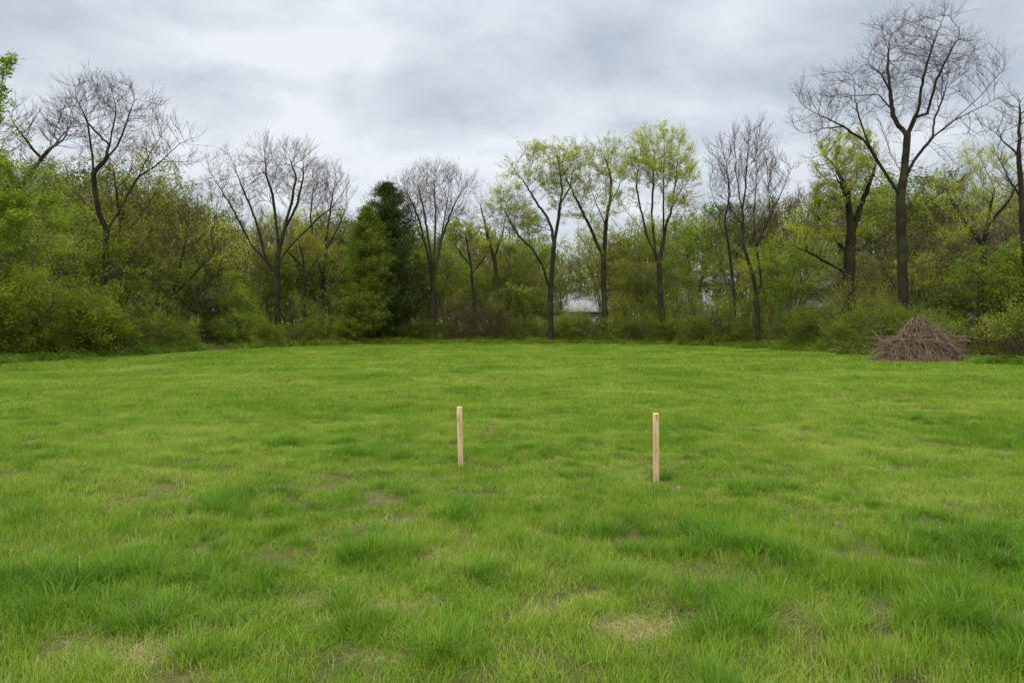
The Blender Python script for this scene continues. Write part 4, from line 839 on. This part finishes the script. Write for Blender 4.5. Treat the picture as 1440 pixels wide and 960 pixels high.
# ------------------------------------------------------------------ the two stakes
def stake_mat():
    m, t = mat('raw_pine'); tc = N(t, 'ShaderNodeTexCoord'); oi = N(t, 'ShaderNodeObjectInfo')
    off = N(t, 'ShaderNodeVectorMath', operation='ADD', ins={0: tc.outputs['Object'], 1: oi.outputs['Location']})
    mp = N(t, 'ShaderNodeMapping', ins={'Vector': off.outputs[0], 'Scale': (38, 38, 2.2)})
    nz = N(t, 'ShaderNodeTexNoise', ins={'Vector': mp.outputs[0], 'Scale': 1.0, 'Detail': 4.0, 'Roughness': .6, 'Distortion': .6})
    c = ramp(t, nz.outputs[0], [(.25, (.36, .20, .09)), (.5, (.55, .36, .19)), (.75, (.69, .50, .29))])
    vo = N(t, 'ShaderNodeTexVoronoi', ins={'Vector': N(t, 'ShaderNodeMapping', ins={'Vector': off.outputs[0], 'Scale': (12, 12, 4.2)}).outputs[0], 'Scale': 1.0})
    kn = ramp(t, vo.outputs['Distance'], [(.10, 1.0), (.24, 0.0)])
    c = mixc(t, M_(t, 'MULTIPLY', kn, .7), c, (.24, .10, .045))
    sz = N(t, 'ShaderNodeSeparateXYZ'); t.links.new(tc.outputs['Object'], sz.inputs[0]); dn = N(t, 'ShaderNodeTexNoise', ins={'Vector': tc.outputs['Object'], 'Scale': 22.0, 'Detail': 4.0})
    dirt = M_(t, 'MULTIPLY', M_(t, 'SUBTRACT', 1.0, M_(t, 'MULTIPLY', sz.outputs[2], 7.0), clamp=True), dn.outputs[0], clamp=True)
    c = mixc(t, M_(t, 'MULTIPLY', dirt, 1.4, clamp=True), c, (.13, .09, .05))
    bp = N(t, 'ShaderNodeBump', ins={'Height': nz.outputs[0], 'Strength': .3, 'Distance': .003})
    p = N(t, 'ShaderNodeBsdfPrincipled', ins={'Base Color': c, 'Roughness': .7, 'Specular IOR Level': .25, 'Normal': bp.outputs[0]}); out(t, p.outputs[0]); return m
def edge_mat():
    m, t = mat('pale_sawn_pine'); g = N(t, 'ShaderNodeNewGeometry'); n = N(t, 'ShaderNodeTexNoise', ins={'Vector': g.outputs['Position'], 'Scale': 60.0, 'Detail': 3.0})
    p = N(t, 'ShaderNodeBsdfPrincipled', ins={'Base Color': ramp(t, n.outputs[0], [(.3, (.62, .44, .24)), (.7, (.78, .62, .40))]), 'Roughness': .8}); out(t, p.outputs[0]); return m
PINE, PALE = stake_mat(), edge_mat()
def stake(px, base_py, top_py, w, lean, rz, label):
    d = CAM_H * FPX / (base_py - HZ); H = (base_py - top_py) / FPX * d; p = at(px, d); g = Geo(); h = w / 2; c = w * .11
    ring = [(-h + c, -h), (h - c, -h), (h, -h + c), (h, h - c), (h - c, h), (-h + c, h), (-h, h - c), (-h, -h + c)]
    lv = [(-.28, .12), (-.16, .75), (-.08, 1), (0, 1), (H * .33, 1.0), (H * .66, 1.0), (H - c, 1.0), (H, .9)]
    V = np.array([[x * s, y * s, z] for z, s in lv for x, y in ring]); F, Mi = [], []
    for k in range(len(lv) - 1):
        for i in range(8):
            j = (i + 1) % 8; F.append([k * 8 + i, k * 8 + j, k * 8 + 8 + j, k * 8 + 8 + i]); Mi.append(1 if (i % 2 == 1 or k == len(lv) - 2) else 0)
    t0 = (len(lv) - 1) * 8; F += [[t0, t0 + 1, t0 + 2, t0 + 3], [t0, t0 + 3, t0 + 4, t0 + 7], [t0 + 7, t0 + 4, t0 + 5, t0 + 6]]; Mi += [1, 1, 1]
    me = new_mesh('wooden_stake', V, np.array(F), [PINE, PALE], Mi); o = link('wooden_stake', me)
    o.location = (p[0], p[1], gz(p[0], p[1])); o.rotation_euler = (R(lean[0]), R(lean[1]), R(rz))
    tag(o, label, 'stake', 'wooden stakes driven into the grass')
stake(648, 655, 570, .056, (-1.0, -1.4), 4, 'square pale pine stake on the left, leaning slightly, the farther of the two')
stake(922.5, 676, 577, .056, (0.6, -0.3), -4, 'square pale pine stake on the right, upright, the nearer of the two')
